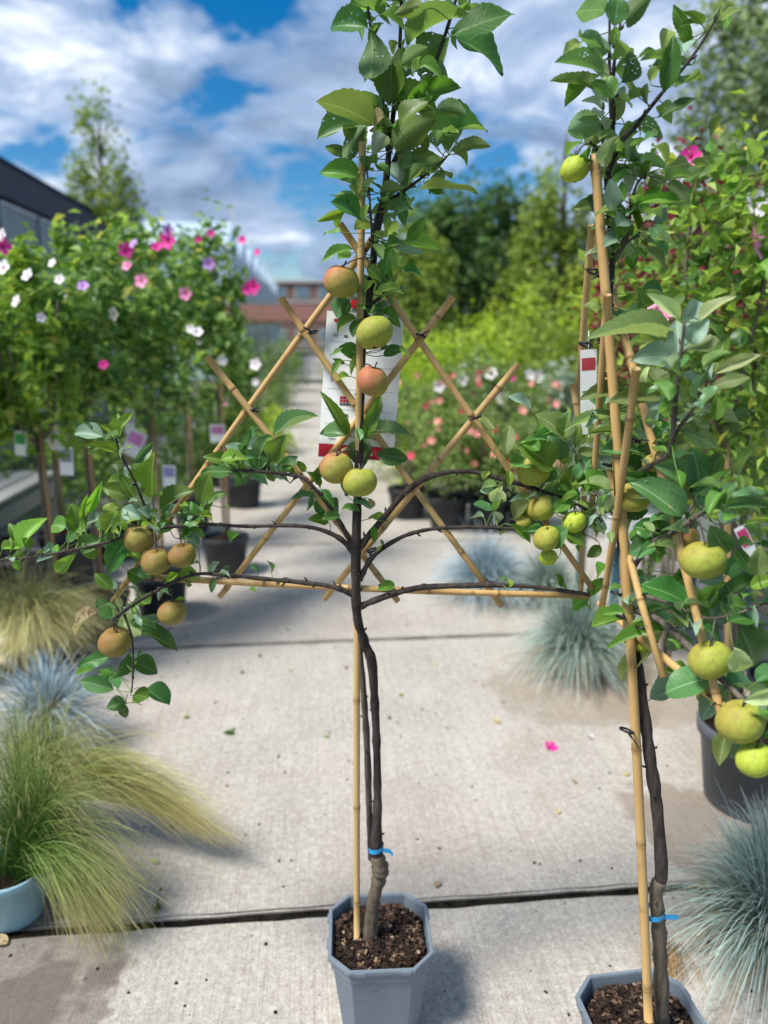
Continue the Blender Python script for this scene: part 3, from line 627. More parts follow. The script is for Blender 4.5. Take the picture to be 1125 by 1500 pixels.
for i, (u0, v0) in enumerate(((.24, .57), (.64, .595))):
    for k in range(4):
        for j in range(3): tpatch('calendar_square', u0 + k * .042, u0 + k * .042 + .036, v0 + j * .022, v0 + j * .022 + .018, .0006, TAGR if j < 2 else INK, 1, 1)
for v in (.20, .36, .52, .66, .76): tpatch('printed_rule', .06, .94, v, v + .0025, .0006, INKG, 8, 1)
for (u, v, wd, hh, m) in ((.1, .05, .05, .02, TAGR), (.66, .06, .18, .012, INK), (.78, .085, .03, .016, INK), (.1, .15, .06, .018, INKG), (.24, .155, .05, .014, INK), (.1, .44, .03, .03, INKG), (.2, .45, .03, .02, INKG), (.56, .46, .05, .03, TAGR), (.30, .69, .06, .02, INK), (.66, .70, .05, .025, TAGR), (.32, .80, .03, .02, INKG), (.5, .80, .03, .02, INKG), (.12, .86, .1, .008, INKG), (.60, .955, .12, .014, TAGW), (.80, .955, .05, .014, TAGW)):
    tpatch('printed_mark', u, u + wd, v, v + hh, .0012, m, 1, 1)
tpatch('picture_header', .12, .92, -.10, -.005, -.002, plain('tag_picture', (.30, .36, .34), .5, .4, .9, 120), 8, 3); tpatch('printed_mark', .30, .42, -.085, -.03, .0006, TAGR, 1, 1); tpatch('printed_mark', .52, .72, -.07, -.04, .0006, INK, 1, 1)
# ================================================================== apple tree on the right (its trellis runs towards the viewer)
P2 = gnd(945, 1492, .235); P2 = Vector((P2.x, P2.y, 0))
square_pot(P2, 'octagonal grey plastic pot cut by the bottom edge, holding the right apple tree', R(8), 9)
root = thing('apple_tree', (P2.x, P2.y, .2), 'leaning apple tree with pale leaves and green apples in the right front pot', 'tree')
T2 = Tree(root); q = P2.y
T2.branch('rootstock', [(970, 1496, q, 22.6), (967, 1400, q, 20.3), (964, 1345, q, 21.1), (961, 1310, q, 17.9), (966, 1290, q, 18.7)], ROOTB, 5, 12)
T2.branch('trunk', [(963, 1302, q, 15.6), (969, 1275, q, 17.2), (962, 1180, q, 17.9), (952, 1110, q + .01, 17.2), (943, 1040, q + .02, 16.4), (935, 980, q + .03, 14.8), (926, 920, q + .04, 13.3), (913, 830, q + .05, 11.7), (905, 740, q + .06, 10.1), (900, 600, 1.38, 9.4), (893, 450, 1.38, 9.4), (897, 390, 1.38, 8.6), (893, 330, 1.38, 7.8), (889, 262, 1.38, 7.8), (897, 215, 1.38, 6.2), (893, 120, 1.38, 4.7), (893, 30, 1.38, 3.9), (895, -35, 1.38, 3)], BARK, 5, 12)
for pts in ([(890, 255, 1.38, 10), (906, 215, 1.37, 9), (930, 186, 1.36, 7), (970, 136, 1.35, 6), (1000, 101, 1.34, 5), (1030, 60, 1.33, 4), (1056, 14, 1.33, 2.5)],
            [(897, 222, 1.38, 6), (899, 170, 1.37, 5.5), (899, 100, 1.36, 5), (909, 33, 1.35, 3.5)],
            [(897, 388, 1.38, 7), (915, 352, 1.37, 9), (922, 315, 1.36, 7), (932, 272, 1.35, 4), (946, 255, 1.35, 3)], [(912, 360, 1.37, 5), (930, 347, 1.36, 4), (948, 340, 1.35, 3)],
            [(886, 232, 1.38, 6), (872, 214, 1.38, 4), (862, 210, 1.38, 3)], [(886, 232, 1.38, 6), (882, 190, 1.38, 4), (884, 150, 1.38, 3)],
            [(922, 890, 1.34, 12), (960, 905, 1.28, 11), (1000, 938, 1.2, 11), (1040, 978, 1.14, 10), (1085, 1022, 1.09, 9), (1130, 1062, 1.05, 8)],
            [(916, 850, 1.36, 9), (950, 800, 1.28, 8), (985, 780, 1.22, 8), (1020, 757, 1.18, 8), (1043, 735, 1.16, 7), (1055, 700, 1.15, 5)],
            [(908, 720, 1.37, 8), (940, 690, 1.3, 8), (972, 672, 1.24, 8), (984, 650, 1.2, 8), (989, 590, 1.18, 7), (996, 530, 1.17, 6), (1003, 470, 1.17, 4)],
            [(986, 640, 1.2, 6), (1010, 606, 1.18, 5), (1035, 572, 1.17, 4), (1052, 545, 1.17, 3)],
            [(935, 870, 1.3, 6), (985, 885, 1.22, 5), (1030, 905, 1.16, 5), (1075, 900, 1.12, 4), (1130, 880, 1.1, 4)],
            [(905, 760, 1.37, 6), (880, 730, 1.42, 5), (860, 700, 1.45, 4), (845, 660, 1.46, 3)], [(905, 742, 1.37, 5), (870, 760, 1.45, 4), (845, 790, 1.5, 3)]):
    T2.branch('branch', pts, BARK if pts[0][1] < 300 else BARK2)
def YT2(x, y): return 1.36 if y < 430 else max(1.06, min(1.5, 1.47 - (x - 860) * .00165))
T2.leaves("888,15,844,10,31t 899,38,908,-6,29h 917,32,951,-4,21d 885,69,846,46,14h 884,107,817,80,20h 872,129,810,111,18 911,120,938,77,23h 937,84,968,66,7d 917,148,952,131,12 948,152,946,121,9h 972,132,990,54,25d 1012,96,945,88,15d 1011,57,985,10,18 1001,77,1005,48,17s 1029,36,1014,17,8 1042,38,1058,6,10o 991,127,1027,107,16 965,172,1022,137,15d 922,183,974,191,17h 932,195,902,196,17 880,181,828,191,34t 882,172,844,164,19t 898,143,869,114,25 903,176,912,134,17o 893,223,897,199,15o "
 "887,244,896,202,17o 920,231,930,206,15h 977,237,958,199,12 975,248,920,230,12 944,263,948,239,15 980,264,1018,239,23o 1012,239,1041,236,9 949,273,979,261,16o 930,301,1016,289,13 985,290,977,308,11l 895,309,898,267,18s 915,293,906,271,11 893,262,926,252,15t 905,331,921,314,15s 900,330,868,326,10 942,366,979,381,13o 955,330,968,352,17t 935,338,956,345,9o 903,300,915,268,14 910,340,898,312,14s 922,300,945,285,13o 915,255,900,236,13o "
 "980,496,892,457,26o 995,468,952,429,16p 1000,479,1029,439,24s 1025,471,1071,429,13p 993,526,990,467,30s 1010,501,1035,471,26s 1003,518,1067,497,26o 950,455,924,450,11t 940,427,981,422,12d 1047,546,1114,516,18p 1042,566,1097,550,19o 1040,553,1021,527,16o 1015,601,1096,606,22o 998,631,1056,651,24o 990,621,1036,600,13s 965,580,899,584,21o 915,573,865,570,16o 898,613,837,608,9o 900,615,926,641,13o 898,633,865,633,7o 930,660,891,650,26t 970,641,931,650,24t 990,570,977,551,16d 1000,591,998,569,17o 945,565,948,534,9p 935,610,960,640,18t 965,600,945,630,17s "
 "1023,726,1020,656,44d 985,676,998,634,15d 960,706,902,667,26d 996,756,937,699,36t 1018,731,971,702,24o 1050,736,1073,706,21t 1047,721,1063,689,17 1063,742,1135,735,16t 1070,728,1117,718,17t 1025,746,1014,698,32t 1040,770,1071,820,32t 1012,795,991,821,11p 970,785,921,809,32t 972,781,931,769,26d 905,722,868,746,10s 950,730,904,723,9s 905,742,949,751,19d 1078,805,1106,841,17d 1002,881,952,851,26d 1030,886,1061,854,26 1020,891,1020,857,13o 1055,880,1116,834,20d 905,690,880,668,20s 880,715,865,690,20 1000,700,975,680,20t 1090,770,1120,790,18 "
 "972,926,906,999,24p 912,908,869,912,18 958,894,981,877,19t 965,911,989,894,19t 978,922,1006,959,24d 1048,992,972,1006,38t 1010,986,974,977,17 1060,1000,1118,1010,26t 1082,916,1119,986,42t 1068,910,1111,898,24d 1075,950,1091,991,24p 1065,1072,1052,1119,22o 1085,1080,1080,1123,15t 1136,1012,1094,1029,20p 1130,1030,1099,1041,13s 1030,920,1061,936,17d 1100,860,1130,845,18l 940,800,925,780,14t 880,800,862,815,15 890,830,872,845,15 868,770,880,790,14o 870,660,850,690,18t 865,640,880,612,14o", YT2, lambda x, y: y < 250 and rnd.random() < .7, .34)
T2.leaves(' '.join((tuft(960, 690, 120, 130, 20, 'gtosd', 30, 56), tuft(1050, 860, 110, 140, 20, 'gtsos', 34, 60), tuft(940, 600, 90, 110, 14, 'sosto', 28, 50), tuft(915, 300, 50, 110, 14, 'goosh', 24, 40))), lambda x, y: YT2(x, y) + .04, None, 0)
T2.fill(190, 1.0, 'gtsog', .024, .05)
T2.stalks(LEAF['o'])
for (x, y, r, k, Y) in ((1030, 820, 29, 'grn', 1.14), (1040, 966, 28, 'grn', 1.12), (1085, 1056, 31, 'grn', 1.06), (1106, 1112, 24, 'lim', 1.04), (930, 727, 23, 'grn', 1.32), (1006, 787, 19, 'red', 1.24), (942, 943, 12, 'lim', 1.33), (1036, 1018, 14, 'grn', 1.2), (956, 678, 13, 'grn', 1.3), (951, 332, 10, 'drk', 1.33)):
    T2.apple(x, y, r, Y, k)
T2.apple(842, 247, 19, 1.38, 'lim')
tape(T2, 958, 1336, q, 27, False)
tr2 = thing('bamboo_trellis', (P2.x, P2.y, .2), 'leaning bamboo trellis seen edge on behind the right apple tree', 'trellis'); b2v = Vector(tr2.location)
cane(tr2, b2v, at(950, 1494, q - .03), at(871, 226, 1.375), .0175, 40, .26)
for i, (a, b, dd) in enumerate((((867, 330, 1.47), (846, 592, 1.62), .0135), ((890, 432, 1.33), (866, 760, 1.5), .013), ((874, 345, 1.47), (1064, 1078, 1.08), .0145), ((932, 540, 1.2), (881, 893, 1.43), .0135), ((893, 690, 1.42), (972, 992, 1.2), .0135), ((885, 480, 1.43), (919, 942, 1.33), .0135), ((878, 884, 1.46), (1080, 1052, 1.07), .0145), ((838, 562, 1.6), (852, 650, 1.58), .012), ((857, 690, 1.55), (850, 868, 1.52), .012))):
    cane(tr2, b2v, at(*a), at(*b), dd, 50 + i)
for i, (x, y, Y) in enumerate(((871, 398, 1.44), (883, 403, 1.40), (886, 500, 1.40), (858, 505, 1.52), (893, 550, 1.39), (905, 870, 1.36), (913, 905, 1.33), (942, 920, 1.28), (927, 645, 1.27), (1048, 1022, 1.12), (893, 682, 1.42), (955, 775, 1.25), (918, 1070, 1.30))):
    tie(tr2, b2v, at(x, y, Y), .013, (.3, .2, 1), .03, 30 + i)
def hang_tag(px, py, Y, wpx, hpx, col, label, tilt=0, pic=.45):
    c = at(px, py, Y); s = zdepth(c) / F; t = thing('plant_tag', tuple(c), label, 'tag'); w_, h_ = wpx * s, hpx * s
    V = [(-w_ / 2, 0, 0), (w_ / 2, 0, 0), (w_ / 2, .004, -h_), (-w_ / 2, .004, -h_), (-w_ / 2, .001, 0), (w_ / 2, .001, 0), (w_ / 2, .005, -h_), (-w_ / 2, .005, -h_)]
    obj('sheet', mesh('sheet', V, [(0, 1, 2, 3), (7, 6, 5, 4), (0, 4, 5, 1), (1, 5, 6, 2), (2, 6, 7, 3), (3, 7, 4, 0)], TAGW, False), t)
    k = h_ * pic
    obj('picture', mesh('picture', [(-w_ * .42, -.0012, -h_ * .08), (w_ * .42, -.0012, -h_ * .08), (w_ * .42, .0005, -h_ * .08 - k), (-w_ * .42, .0005, -h_ * .08 - k)], [(0, 1, 2, 3)], plain('tag_print_%.2f_%.2f_%.2f' % col, col, .5, .4, .3, 30), False), t)
    V, Fc = tube_data([(0, .0005, -.002), (0.002, .004, .02), (.004, .012, .035)], [.0008] * 3, 5); obj('loop', mesh('loop', V, Fc, TAGW), t)
    t.rotation_euler = (0, R(tilt), 0); return t
hang_tag(862, 512, 1.5, 24, 150, (.5, .06, .08), 'long narrow white tag with red print hanging from the edge-on trellis', -4, .12)
hang_tag(1083, 772, 1.9, 17, 62, (.55, .05, .16), 'narrow pink and white tag tilted beside the cane on the right', 150 - 180)
# ================================================================== grasses
def grassmat(name, root, mid, tip):
    def b(g):
        t = g.attr('t'); v = g.attr('v')
        c = g.ramp(t, [(0.0, root), (.45, mid), (1.0, tip)])
        h = g.n('ShaderNodeHueSaturation'); g.set(h.inputs['Color'], c); g.set(h.inputs['Value'], g.m('ADD', g.m('MULTIPLY', v, .9), .55)); g.set(h.inputs['Hue'], g.m('ADD', g.m('MULTIPLY', v, .03), .485))
        p = g.bsdf(h.outputs[0], .5, None, .35); tr = g.n('ShaderNodeBsdfTranslucent'); g.t.links.new(h.outputs[0], tr.inputs[0])
        ms = g.n('ShaderNodeMixShader'); ms.inputs[0].default_value = .3; g.t.links.new(p, ms.inputs[1]); g.t.links.new(tr.outputs[0], ms.inputs[2]); g.out(ms.outputs[0])
    return mat(name, b)
FESC = grassmat('blue_fescue_blade', (.20, .19, .10), (.21, .30, .25), (.48, .60, .53))
FESB = grassmat('bluer_fescue_blade', (.20, .20, .15), (.26, .37, .42), (.52, .66, .72))
STIPA = grassmat('feather_grass_blade', (.07, .15, .025), (.24, .31, .06), (.66, .56, .27))
STIPG = grassmat('green_feather_grass_blade', (.05, .14, .02), (.15, .26, .05), (.50, .45, .20))
STIPY = grassmat('blond_feather_grass_blade', (.12, .20, .04), (.42, .42, .13), (.80, .72, .38))
STRAW = grassmat('straw_blade', (.30, .17, .07), (.36, .22, .10), (.45, .30, .15))
def ribbons(A, C, E, wd, seg=7):
    """A root, C control, E end (n,3) -> bezier ribbons tapering to the tip"""
    n = len(A); ts = np.linspace(0, 1, seg + 1); g = nr
    side = g.normal(size=(n, 3)) * np.array([1, 1, .25]); V = np.empty((n, seg + 1, 2, 3)); T = np.empty((n, seg + 1, 2))
    d = E - A; side -= d * ((side * d).sum(1) / np.maximum((d * d).sum(1), 1e-9))[:, None]; side /= np.linalg.norm(side, axis=1, keepdims=True)
    for i, t in enumerate(ts):
        p = A * (1 - t) ** 2 + C * 2 * t * (1 - t) + E * t * t; hw = (wd * (1 - .75 * t ** 2) * .5)[:, None]
        V[:, i, 0] = p - side * hw; V[:, i, 1] = p + side * hw; T[:, i] = t
    base = (np.arange(n) * (seg + 1) * 2)[:, None]; i = np.arange(seg)[None] * 2
    Fc = np.stack([base + i, base + i + 1, base + i + 3, base + i + 2], 2).reshape(-1, 4)
    return V.reshape(-1, 3), Fc.tolist(), T.reshape(-1), np.repeat(nr.random(n), (seg + 1) * 2)
def grass_obj(name, parent, base, A, C, E, wd, m, seg=7):
    b = np.array(base); V, Fc, t, v = ribbons(A - b, C - b, E - b, wd, seg)
    return obj(name, mesh(name, V, Fc, m, True, {'t': t, 'v': v}), parent, kind='stuff')
def fescue(p, r, h, n, m, label, z0=0.0, wd=.0022, droop=.7, name='blue_fescue', cat='grass'):
    g = np.random.default_rng(int(abs(p.x * 1000 + p.y * 77))); t = thing(name, (p.x, p.y, z0), label, cat)
    az = g.uniform(0, 2 * math.pi, n); u = g.random(n) ** .6; root = np.stack([np.cos(az) * r * .16 * g.random(n), np.sin(az) * r * .16 * g.random(n), np.zeros(n) + .002], 1)
    az2 = az + g.normal(size=n) * .6; L = g.uniform(.55, 1.2, n); lift = np.clip(1 - u ** 2 * droop + g.normal(size=n) * .16, .03, 1.2)
    E = np.stack([np.cos(az2) * r * u * L, np.sin(az2) * r * u * L, np.maximum(h * lift * L * (1 - .92 * u ** 5), .01)], 1)
    C = root * .4 + E * .42; C[:, 2] = h * (.85 + .25 * g.random(n)) * L * (1 - .35 * u); C[:, :2] *= .85
    grass_obj('blades', t, (0, 0, 0), root, C, E, np.full(n, wd) * g.uniform(.5, 1.4, n), m)
    if r > .1:                                                # dead blades, tangled and lower
        k = n // 9; E2 = E[:k] * np.array([1.05, 1.05, .55]) + g.normal(size=(k, 3)) * np.array([.05, .05, .01]); E2[:, 2] = np.maximum(E2[:, 2], .008); C2 = C[:k] * np.array([1, 1, .8]) + g.normal(size=(k, 3)) * .03
        C2[:, 2] = np.maximum(C2[:, 2], .02); grass_obj('dead_blades', t, (0, 0, 0), root[:k], C2, E2, np.full(k, wd * .8), STRAW)
    return t
def feather(p, z0, targets, n, m, label, wd=.0016, seg=9, name='feather_grass'):
    """targets: (px, py, distance, spread m, weight, rise m)"""
    g = np.random.default_rng(int(abs(p.x * 991 + p.y * 313))); t = thing(name, (p.x, p.y, z0), label, 'grass'); A, C, E = [], [], []
    ws = np.array([q[4] for q in targets], float); ks = g.choice(len(targets), n, p=ws / ws.sum()); B = np.array((p.x, p.y, z0))
    for k in ks:
        px, py, Y, sp, _, rise = targets[k]; e = np.array(at(px, py, Y)) + g.normal(size=3) * sp * np.array([1, 1, .8]); e[2] = max(e[2], .012 + g.random() * .03)
        a = B + np.array([g.normal() * .03, g.normal() * .03, 0]); f = g.uniform(.72, 1.08); e = a + (e - a) * f; e[2] = max(e[2], .012)
        c = a * .5 + e * .5 + g.normal(size=3) * .02; c[2] = max(a[2], e[2]) + rise * g.uniform(.6, 1.25); A.append(a); C.append(c); E.append(e)
    grass_obj('blades', t, (p.x, p.y, z0), np.array(A), np.array(C), np.array(E), np.full(n, wd) * g.uniform(.6, 1.3, n), m, seg); return t
# left front: pale blue pot of feather grass and its neighbours
PB = gnd(22, 1338); round_pot(P=PB, r=.105, h=.16, m=POTB, label='pale blue round pot of feather grass at the left edge', name='plant_pot')
feather(Vector((PB.x + .05, PB.y + .03, 0)), .14, [(190, 1345, 1.72, .05, 3, .22), (165, 1385, 1.70, .045, 3, .20), (205, 1290, 1.82, .05, 2.5, .20), (140, 1365, 1.76, .04, 2.4, .22), (100, 1130, 1.9, .09, 2.2, .10), (40, 1090, 1.95, .09, 2.6, .06), (-40, 1130, 1.9, .1, 2.2, .08), (-120, 1250, 1.8, .1, 2, .15), (170, 1200, 1.85, .07, 2, .15)], 2600, STIPG, 'green feather grass cascading out of the pale blue pot')
PS2 = gnd(70, 1215); round_pot(P=PS2, r=.12, h=.13, label='black pot hidden under the arching blond feather grass', name='plant_pot')
feather(Vector((PS2.x, PS2.y, 0)), .11, [(338, 1235, 2.05, .022, 2.6, .22), (315, 1195, 2.08, .03, 2.4, .22), (265, 1150, 2.12, .05, 1.6, .18), (225, 1165, 2.1, .06, 1.2, .15), (150, 1100, 2.2, .08, 2, .10), (70, 1060, 2.25, .09, 2, .06), (0, 1060, 2.25, .1, 2, .06), (-60, 1100, 2.2, .1, 1.5, .1), (110, 1180, 2.0, .08, 1.5, .15)], 2300, STIPA, 'blond feather grass with one long plume arching over the path on the left')
p = gnd(75, 1100); fescue(p, .34, .30, 1500, FESB, 'pale blue fescue clump on the left between two feather grasses', .06, .0042, .8); round_pot(P=p, r=.11, h=.09, label='low black pot under the pale blue fescue on the left', name='plant_pot')
p = gnd(50, 985); round_pot(P=p, r=.14, h=.16, label='black pot under the blond rounded feather grass on the left', name='plant_pot')
feather(Vector((p.x, p.y, 0)), .14, [(130, 935, p.y - .1, .07, 2, .22), (165, 900, p.y - .05, .07, 2, .2), (90, 870, p.y, .1, 2.5, .12), (20, 860, p.y, .1, 2.5, .12), (-40, 900, p.y, .1, 2, .18), (60, 950, p.y - .28, .1, 2, .25), (0, 960, p.y - .25, .1, 2, .22)], 2400, STIPY, 'blond rounded feather grass on the left below the apples', .0024)
# right: fescues on the concrete
fescue(gnd(1122, 1400), .33, .36, 2700, FESC, 'large blue fescue spilling onto the path at the lower right edge', .0, .0033, .8)
fescue(gnd(1125, 1310), .22, .25, 2000, FESC, 'blue fescue in front of the round grey pot on the right', .0, .0027, .7)
fescue(gnd(843, 985), .37, .42, 2700, FESC, 'round blue fescue clump standing behind the right apple trunk', .0, .0044, .72)
fescue(gnd(712, 872), .46, .36, 2600, FESB, 'pale blurred fescue clump right of the trellis', .0, .004, .75)
fescue(gnd(800, 885), .34, .34, 1700, FESC, 'small blue fescue between the two larger clumps on the right', .0, .0035, .7)
p = gnd(965, 1415); g_ = np.random.default_rng(3); n = 90
A = np.tile(np.array((p.x + .05, p.y + .05, .012)), (n, 1)) + g_.normal(size=(n, 3)) * np.array([.02, .02, .002]); E = A + np.stack([g_.uniform(-.11, .01, n), g_.uniform(-.16, -.02, n), np.zeros(n)], 1); E[:, 2] = .006; C = (A + E) / 2; C[:, 2] = .03
t = thing('straw_tuft', (p.x, p.y, 0), 'tuft of brown dead straw on the concrete beside the lower right fescue', 'straw'); grass_obj('blades', t, (p.x, p.y, 0), A, C, E, np.full(n, .002), STRAW)
p = gnd(232, 1333); fescue(p, .035, .03, 90, STIPG, 'little green weed growing from the front joint of the path', .0, .0018, .8, 'weed', 'weed')
p = gnd(1030, 1310); fescue(p, .05, .06, 70, STIPG, 'sparse green weed in the path joint near the right fescue', .0, .0018, .7, 'weed', 'weed')
# ================================================================== flowers and leafy plants
def flower_mesh(col, throat, seed):
    def b(g):
        c = g.co(); d = g.n('ShaderNodeVectorMath', operation='LENGTH'); g.t.links.new(c, d.inputs[0])
        g.out(g.bsdf(g.mix(g.ramp(d.outputs['Value'], [(.1, 1.0), (.38, 0.0)]), g.mix(g.noise(c, 6, 3), col, [min(1, x * 1.25) for x in col]), throat), .55, None, .3))
    m = mat('petal_%d' % seed, b); V, Fc = [], []; g = random.Random(seed)
    for k in range(5):
        a = 2 * math.pi * k / 5; o = len(V)
        for r_, w_, z in ((.03, .03, 0), (.45, .30, .16), (.82, .40, .30), (1.0, .18, .30 + g.uniform(-.05, .08))):
            for s in (-1, 0, 1): V.append((r_ * math.cos(a) - s * w_ * math.sin(a), r_ * math.sin(a) + s * w_ * math.cos(a), z + .06 * abs(s) + .02 * s))
        for i in range(3):
            for s in (0, 1): q_ = o + i * 3 + s; Fc.append((q_, q_ + 3, q_ + 4, q_ + 1))
    v2, f2 = tube_data([(0, 0, 0), (0, 0, .35), (0, 0, .62)], [.05, .07, .03], 6); o = len(V); V += v2; Fc += [tuple(i + o for i in q_) for q_ in f2]
    return mesh('flower', V, Fc, m)
FL = {'mag': flower_mesh((.70, .03, .30), (.35, .0, .08), 1), 'pink': flower_mesh((.78, .28, .48), (.55, .04, .15), 2), 'wht': flower_mesh((.80, .76, .78), (.55, .10, .2), 3), 'lil': flower_mesh((.48, .27, .62), (.35, .03, .2), 4), 'rose': flower_mesh((.72, .06, .14), (.5, .02, .05), 5), 'sal': flower_mesh((.78, .30, .27), (.6, .1, .08), 6)}
def put_flower(parent, P, size, kind, facing=None):
    o = obj('flower', FL[kind], parent, Vector(P) - Vector(parent.location)); o.scale = (size,) * 3
    f = facing or (Vector((rnd.uniform(-.7, .7), -1, rnd.uniform(-.1, .8)))); o.rotation_euler = f.to_track_quat('Z', 'Y').to_euler(); return o
HIB = foliage('hibiscus_leaves', (.05, .15, .035), (.32, .47, .15), .42, (.55, .52, .13)); HIBL = foliage('hibiscus_leaves_light', (.07, .17, .025), (.32, .46, .08), .4, (.52, .48, .10))
STAKE = plain('wooden_stake', (.34, .21, .10), .7)
def standard(px, py, zt, z0, r, label, pot_label, m=HIB, n=1650, pr=.17, ph=.27, fork=True, group='hibiscus standards in rows on the left'):
    p = gnd(px, py); round_pot(P=p, r=pr, h=ph, label=pot_label, group=None)
    t = thing('hibiscus_tree', (p.x, p.y, ph * .86), label, 'tree', group); zb = ph * .86; g = random.Random(int(px * 3 + py))
    parts = [tube_data(*spline([(0, 0, 0), (g.uniform(-.01, .01), 0, (z0 - zb) * .5), (0, 0, z0 - zb + .05)], [.014, .012, .011], 4), 7)]
    for k in range(7):
        a = k * .9 + g.random(); e = r * g.uniform(.35, .75); parts.append(tube_data(*spline([(0, 0, z0 - zb), (math.cos(a) * e * .6, math.sin(a) * e * .6, z0 - zb + .15), (math.cos(a) * e, math.sin(a) * e, (zt - zb) * g.uniform(.75, .95))], [.008, .006, .003], 4), 5))
    V, Fc = join(parts); obj('trunk', mesh('trunk', V, Fc, HIBARK), t)
    V, Fc = tube_data([(.035, -.02, -.02), (.03, -.018, z0 - zb + .12)], [.011, .010], 8); obj('stake', mesh('stake', V, Fc, STAKE), t)
    c = leaf_cloud('crown', t, m, n, .072, None, rx=r, ry=r, z0=z0 - zb, z1=zt - zb, clumps=38, spread=.15, shape='column', seed=int(px + py))
    return t
HT = {}
for k, a in {'A': (332, 838, 2.36, 1.22, .28, 'slim hibiscus nearest the path with a double magenta flower', 'dark pot with two stakes beside the path, left of the trellis'),
             'B': (238, 900, 2.26, 1.2, .29, 'bushy hibiscus with dark leaves and pink blooms, second from the path', 'dark blue-black pot on the path edge behind the lower left apples'),
             'C': (150, 930, 2.12, 1.25, .29, 'hibiscus with bare forked stems below its crown at left', 'dark pot of the fork-stemmed hibiscus behind the blond grass'),
             'D': (88, 962, 2.02, 1.12, .30, 'yellowish green hibiscus with white buds near the left edge', 'dark pot of the yellowish hibiscus near the left edge'),
             'E': (-55, 1000, 1.98, 1.0, .36, 'light green hibiscus cut by the left edge of the photo', 'dark pot cut by the left edge under light green hibiscus'),
             'F': (195, 812, 2.40, 1.25, .30, 'hibiscus in the back row topped by a violet and pink bloom', 'dark back-row pot behind the upright apple twig'),
             'G': (283, 778, 2.42, 1.3, .30, 'back-row hibiscus with small pink blooms left of the slim one', 'dark back-row pot left of the path'),
             'H': (95, 830, 2.18, 1.2, .32, 'back-row hibiscus below the dark shade-house roof', 'dark back-row pot under the bench rail'),
             'I': (0, 850, 2.08, 1.15, .34, 'back-row hibiscus at the far left under the shade house', 'dark back-row pot at the far left'),
             'J': (360, 742, 1.75, .75, .26, 'small distant hibiscus with white blooms behind the slim one', 'small dark pot farther up the left path edge')}.items():
    HT[k] = standard(*a, m=HIBL if k in 'DE' else HIB)
for k, px, py, kind, s in (('A', 372, 420, 'mag', .062), ('A', 362, 424, 'mag', .04), ('A', 355, 352, 'mag', .035), ('A', 378, 370, 'mag', .03), ('A', 306, 387, 'lil', .05), ('A', 375, 534, 'wht', .055), ('A', 325, 528, 'wht', .045), ('A', 291, 350, 'mag', .03), ('A', 308, 342, 'mag', .034), ('B', 208, 412, 'pink', .045), ('B', 272, 430, 'pink', .042), ('B', 247, 353, 'mag', .055), ('B', 229, 362, 'mag', .035), ('B', 246, 337, 'lil', .04), ('B', 168, 460, 'wht', .05), ('B', 290, 487, 'wht', .04), ('B', 280, 482, 'wht', .034),
                           ('C', 183, 367, 'mag', .045), ('C', 187, 390, 'pink', .032), ('C', 197, 358, 'lil', .03), ('C', 122, 420, 'lil', .034), ('C', 152, 535, 'mag', .03), ('C', 88, 410, 'wht', .035), ('D', 42, 404, 'wht', .042), ('D', 26, 442, 'wht', .04), ('D', 78, 386, 'wht', .03), ('E', 4, 361, 'mag', .04), ('E', 5, 345, 'wht', .036), ('E', 6, 393, 'wht', .045), ('D', 60, 465, 'wht', .03), ('G', 296, 500, 'wht', .05), ('J', 330, 590, 'pink', .04), ('J', 375, 560, 'wht', .05), ('B', 98, 433, 'wht', .03)):
    t = HT[k]; put_flower(t, at(px, py, t.location.y - {'A': .27, 'B': .3}.get(k, .32)), s * (.7 if kind == 'wht' else .8), kind)
for i, (px, py, Y, wd, hh, col, tl, lb) in enumerate(((96, 655, 3.55, 20, 42, (.25, .3, .35), 3, 'white tag with a dark picture hanging on a left hibiscus stake'), (30, 632, 3.6, 18, 36, (.05, .35, .08), 6, 'white tag with a green loop at the far left'), (72, 628, 3.9, 22, 32, (.5, .52, .5), -20, 'pale tilted tag between the left hibiscus stems'), (204, 632, 4.0, 26, 40, (.65, .25, .55), 28, 'slanted tag with a pink bloom picture behind the apple twig'), (247, 682, 3.95, 19, 32, (.28, .27, .5), 2, 'white tag with a violet bloom picture left of the trellis'), (190, 600, 4.1, 14, 36, (.5, .45, .55), 5, 'small pale tag on the second hibiscus stake'), (318, 622, 4.7, 22, 26, (.5, .2, .4), 0, 'round-looking white and pink tag by the slim hibiscus stake'))):
    hang_tag(px, py, Y, wd, hh, col, lb, tl)
# bench on the left, table on the right
GREYW = plain('weathered_grey_wood', (.27, .28, .26), .8, .3, .25, 14); WHITEP = plain('white_painted_board', (.66, .69, .70), .5); METB = plain('galvanised_metal', (.36, .40, .43), .4, .5, .1, 30, .6)
bp = PF * 4.9 + PR * -2.62
bn = thing('nursery_bench', (bp.x, bp.y, 0), 'long low grey slatted bench behind the left hibiscus pots', 'bench', rotz=PA)
for k in range(5): box('slat', (-.36 + k * .18, 0, .50), (.15, 3.4, .03), GREYW, bn)
for x in (-.38, .38):
    box('rail', (x * 1.16, 0, .40), (.03, 3.4, .12), GREYW, bn)
    for y in (-1.6, 0, 1.6): box('leg', (x, y, .24), (.05, .05, .478), METB, bn)
tp = at(1120, 800, 3.5); TX = tp.x + .25
tb_ = thing('nursery_table', (TX, 3.85, 0), 'white edged plant table behind the right apple tree', 'table')
box('top_board', (0, 0, .78), (2.0, .7, .03), METB, tb_); box('front_board', (0, -.366, .735), (2.04, .03, .15), WHITEP, tb_); box('rear_board', (0, .366, .735), (2.04, .03, .15), WHITEP, tb_)
for x in (-.95, -.3, .35, .95):
    for y in (-.32, .32): box('leg', (x, y, .33), (.04, .04, .655), plain('blue_table_leg', (.05, .13, .17), .5), tb_)
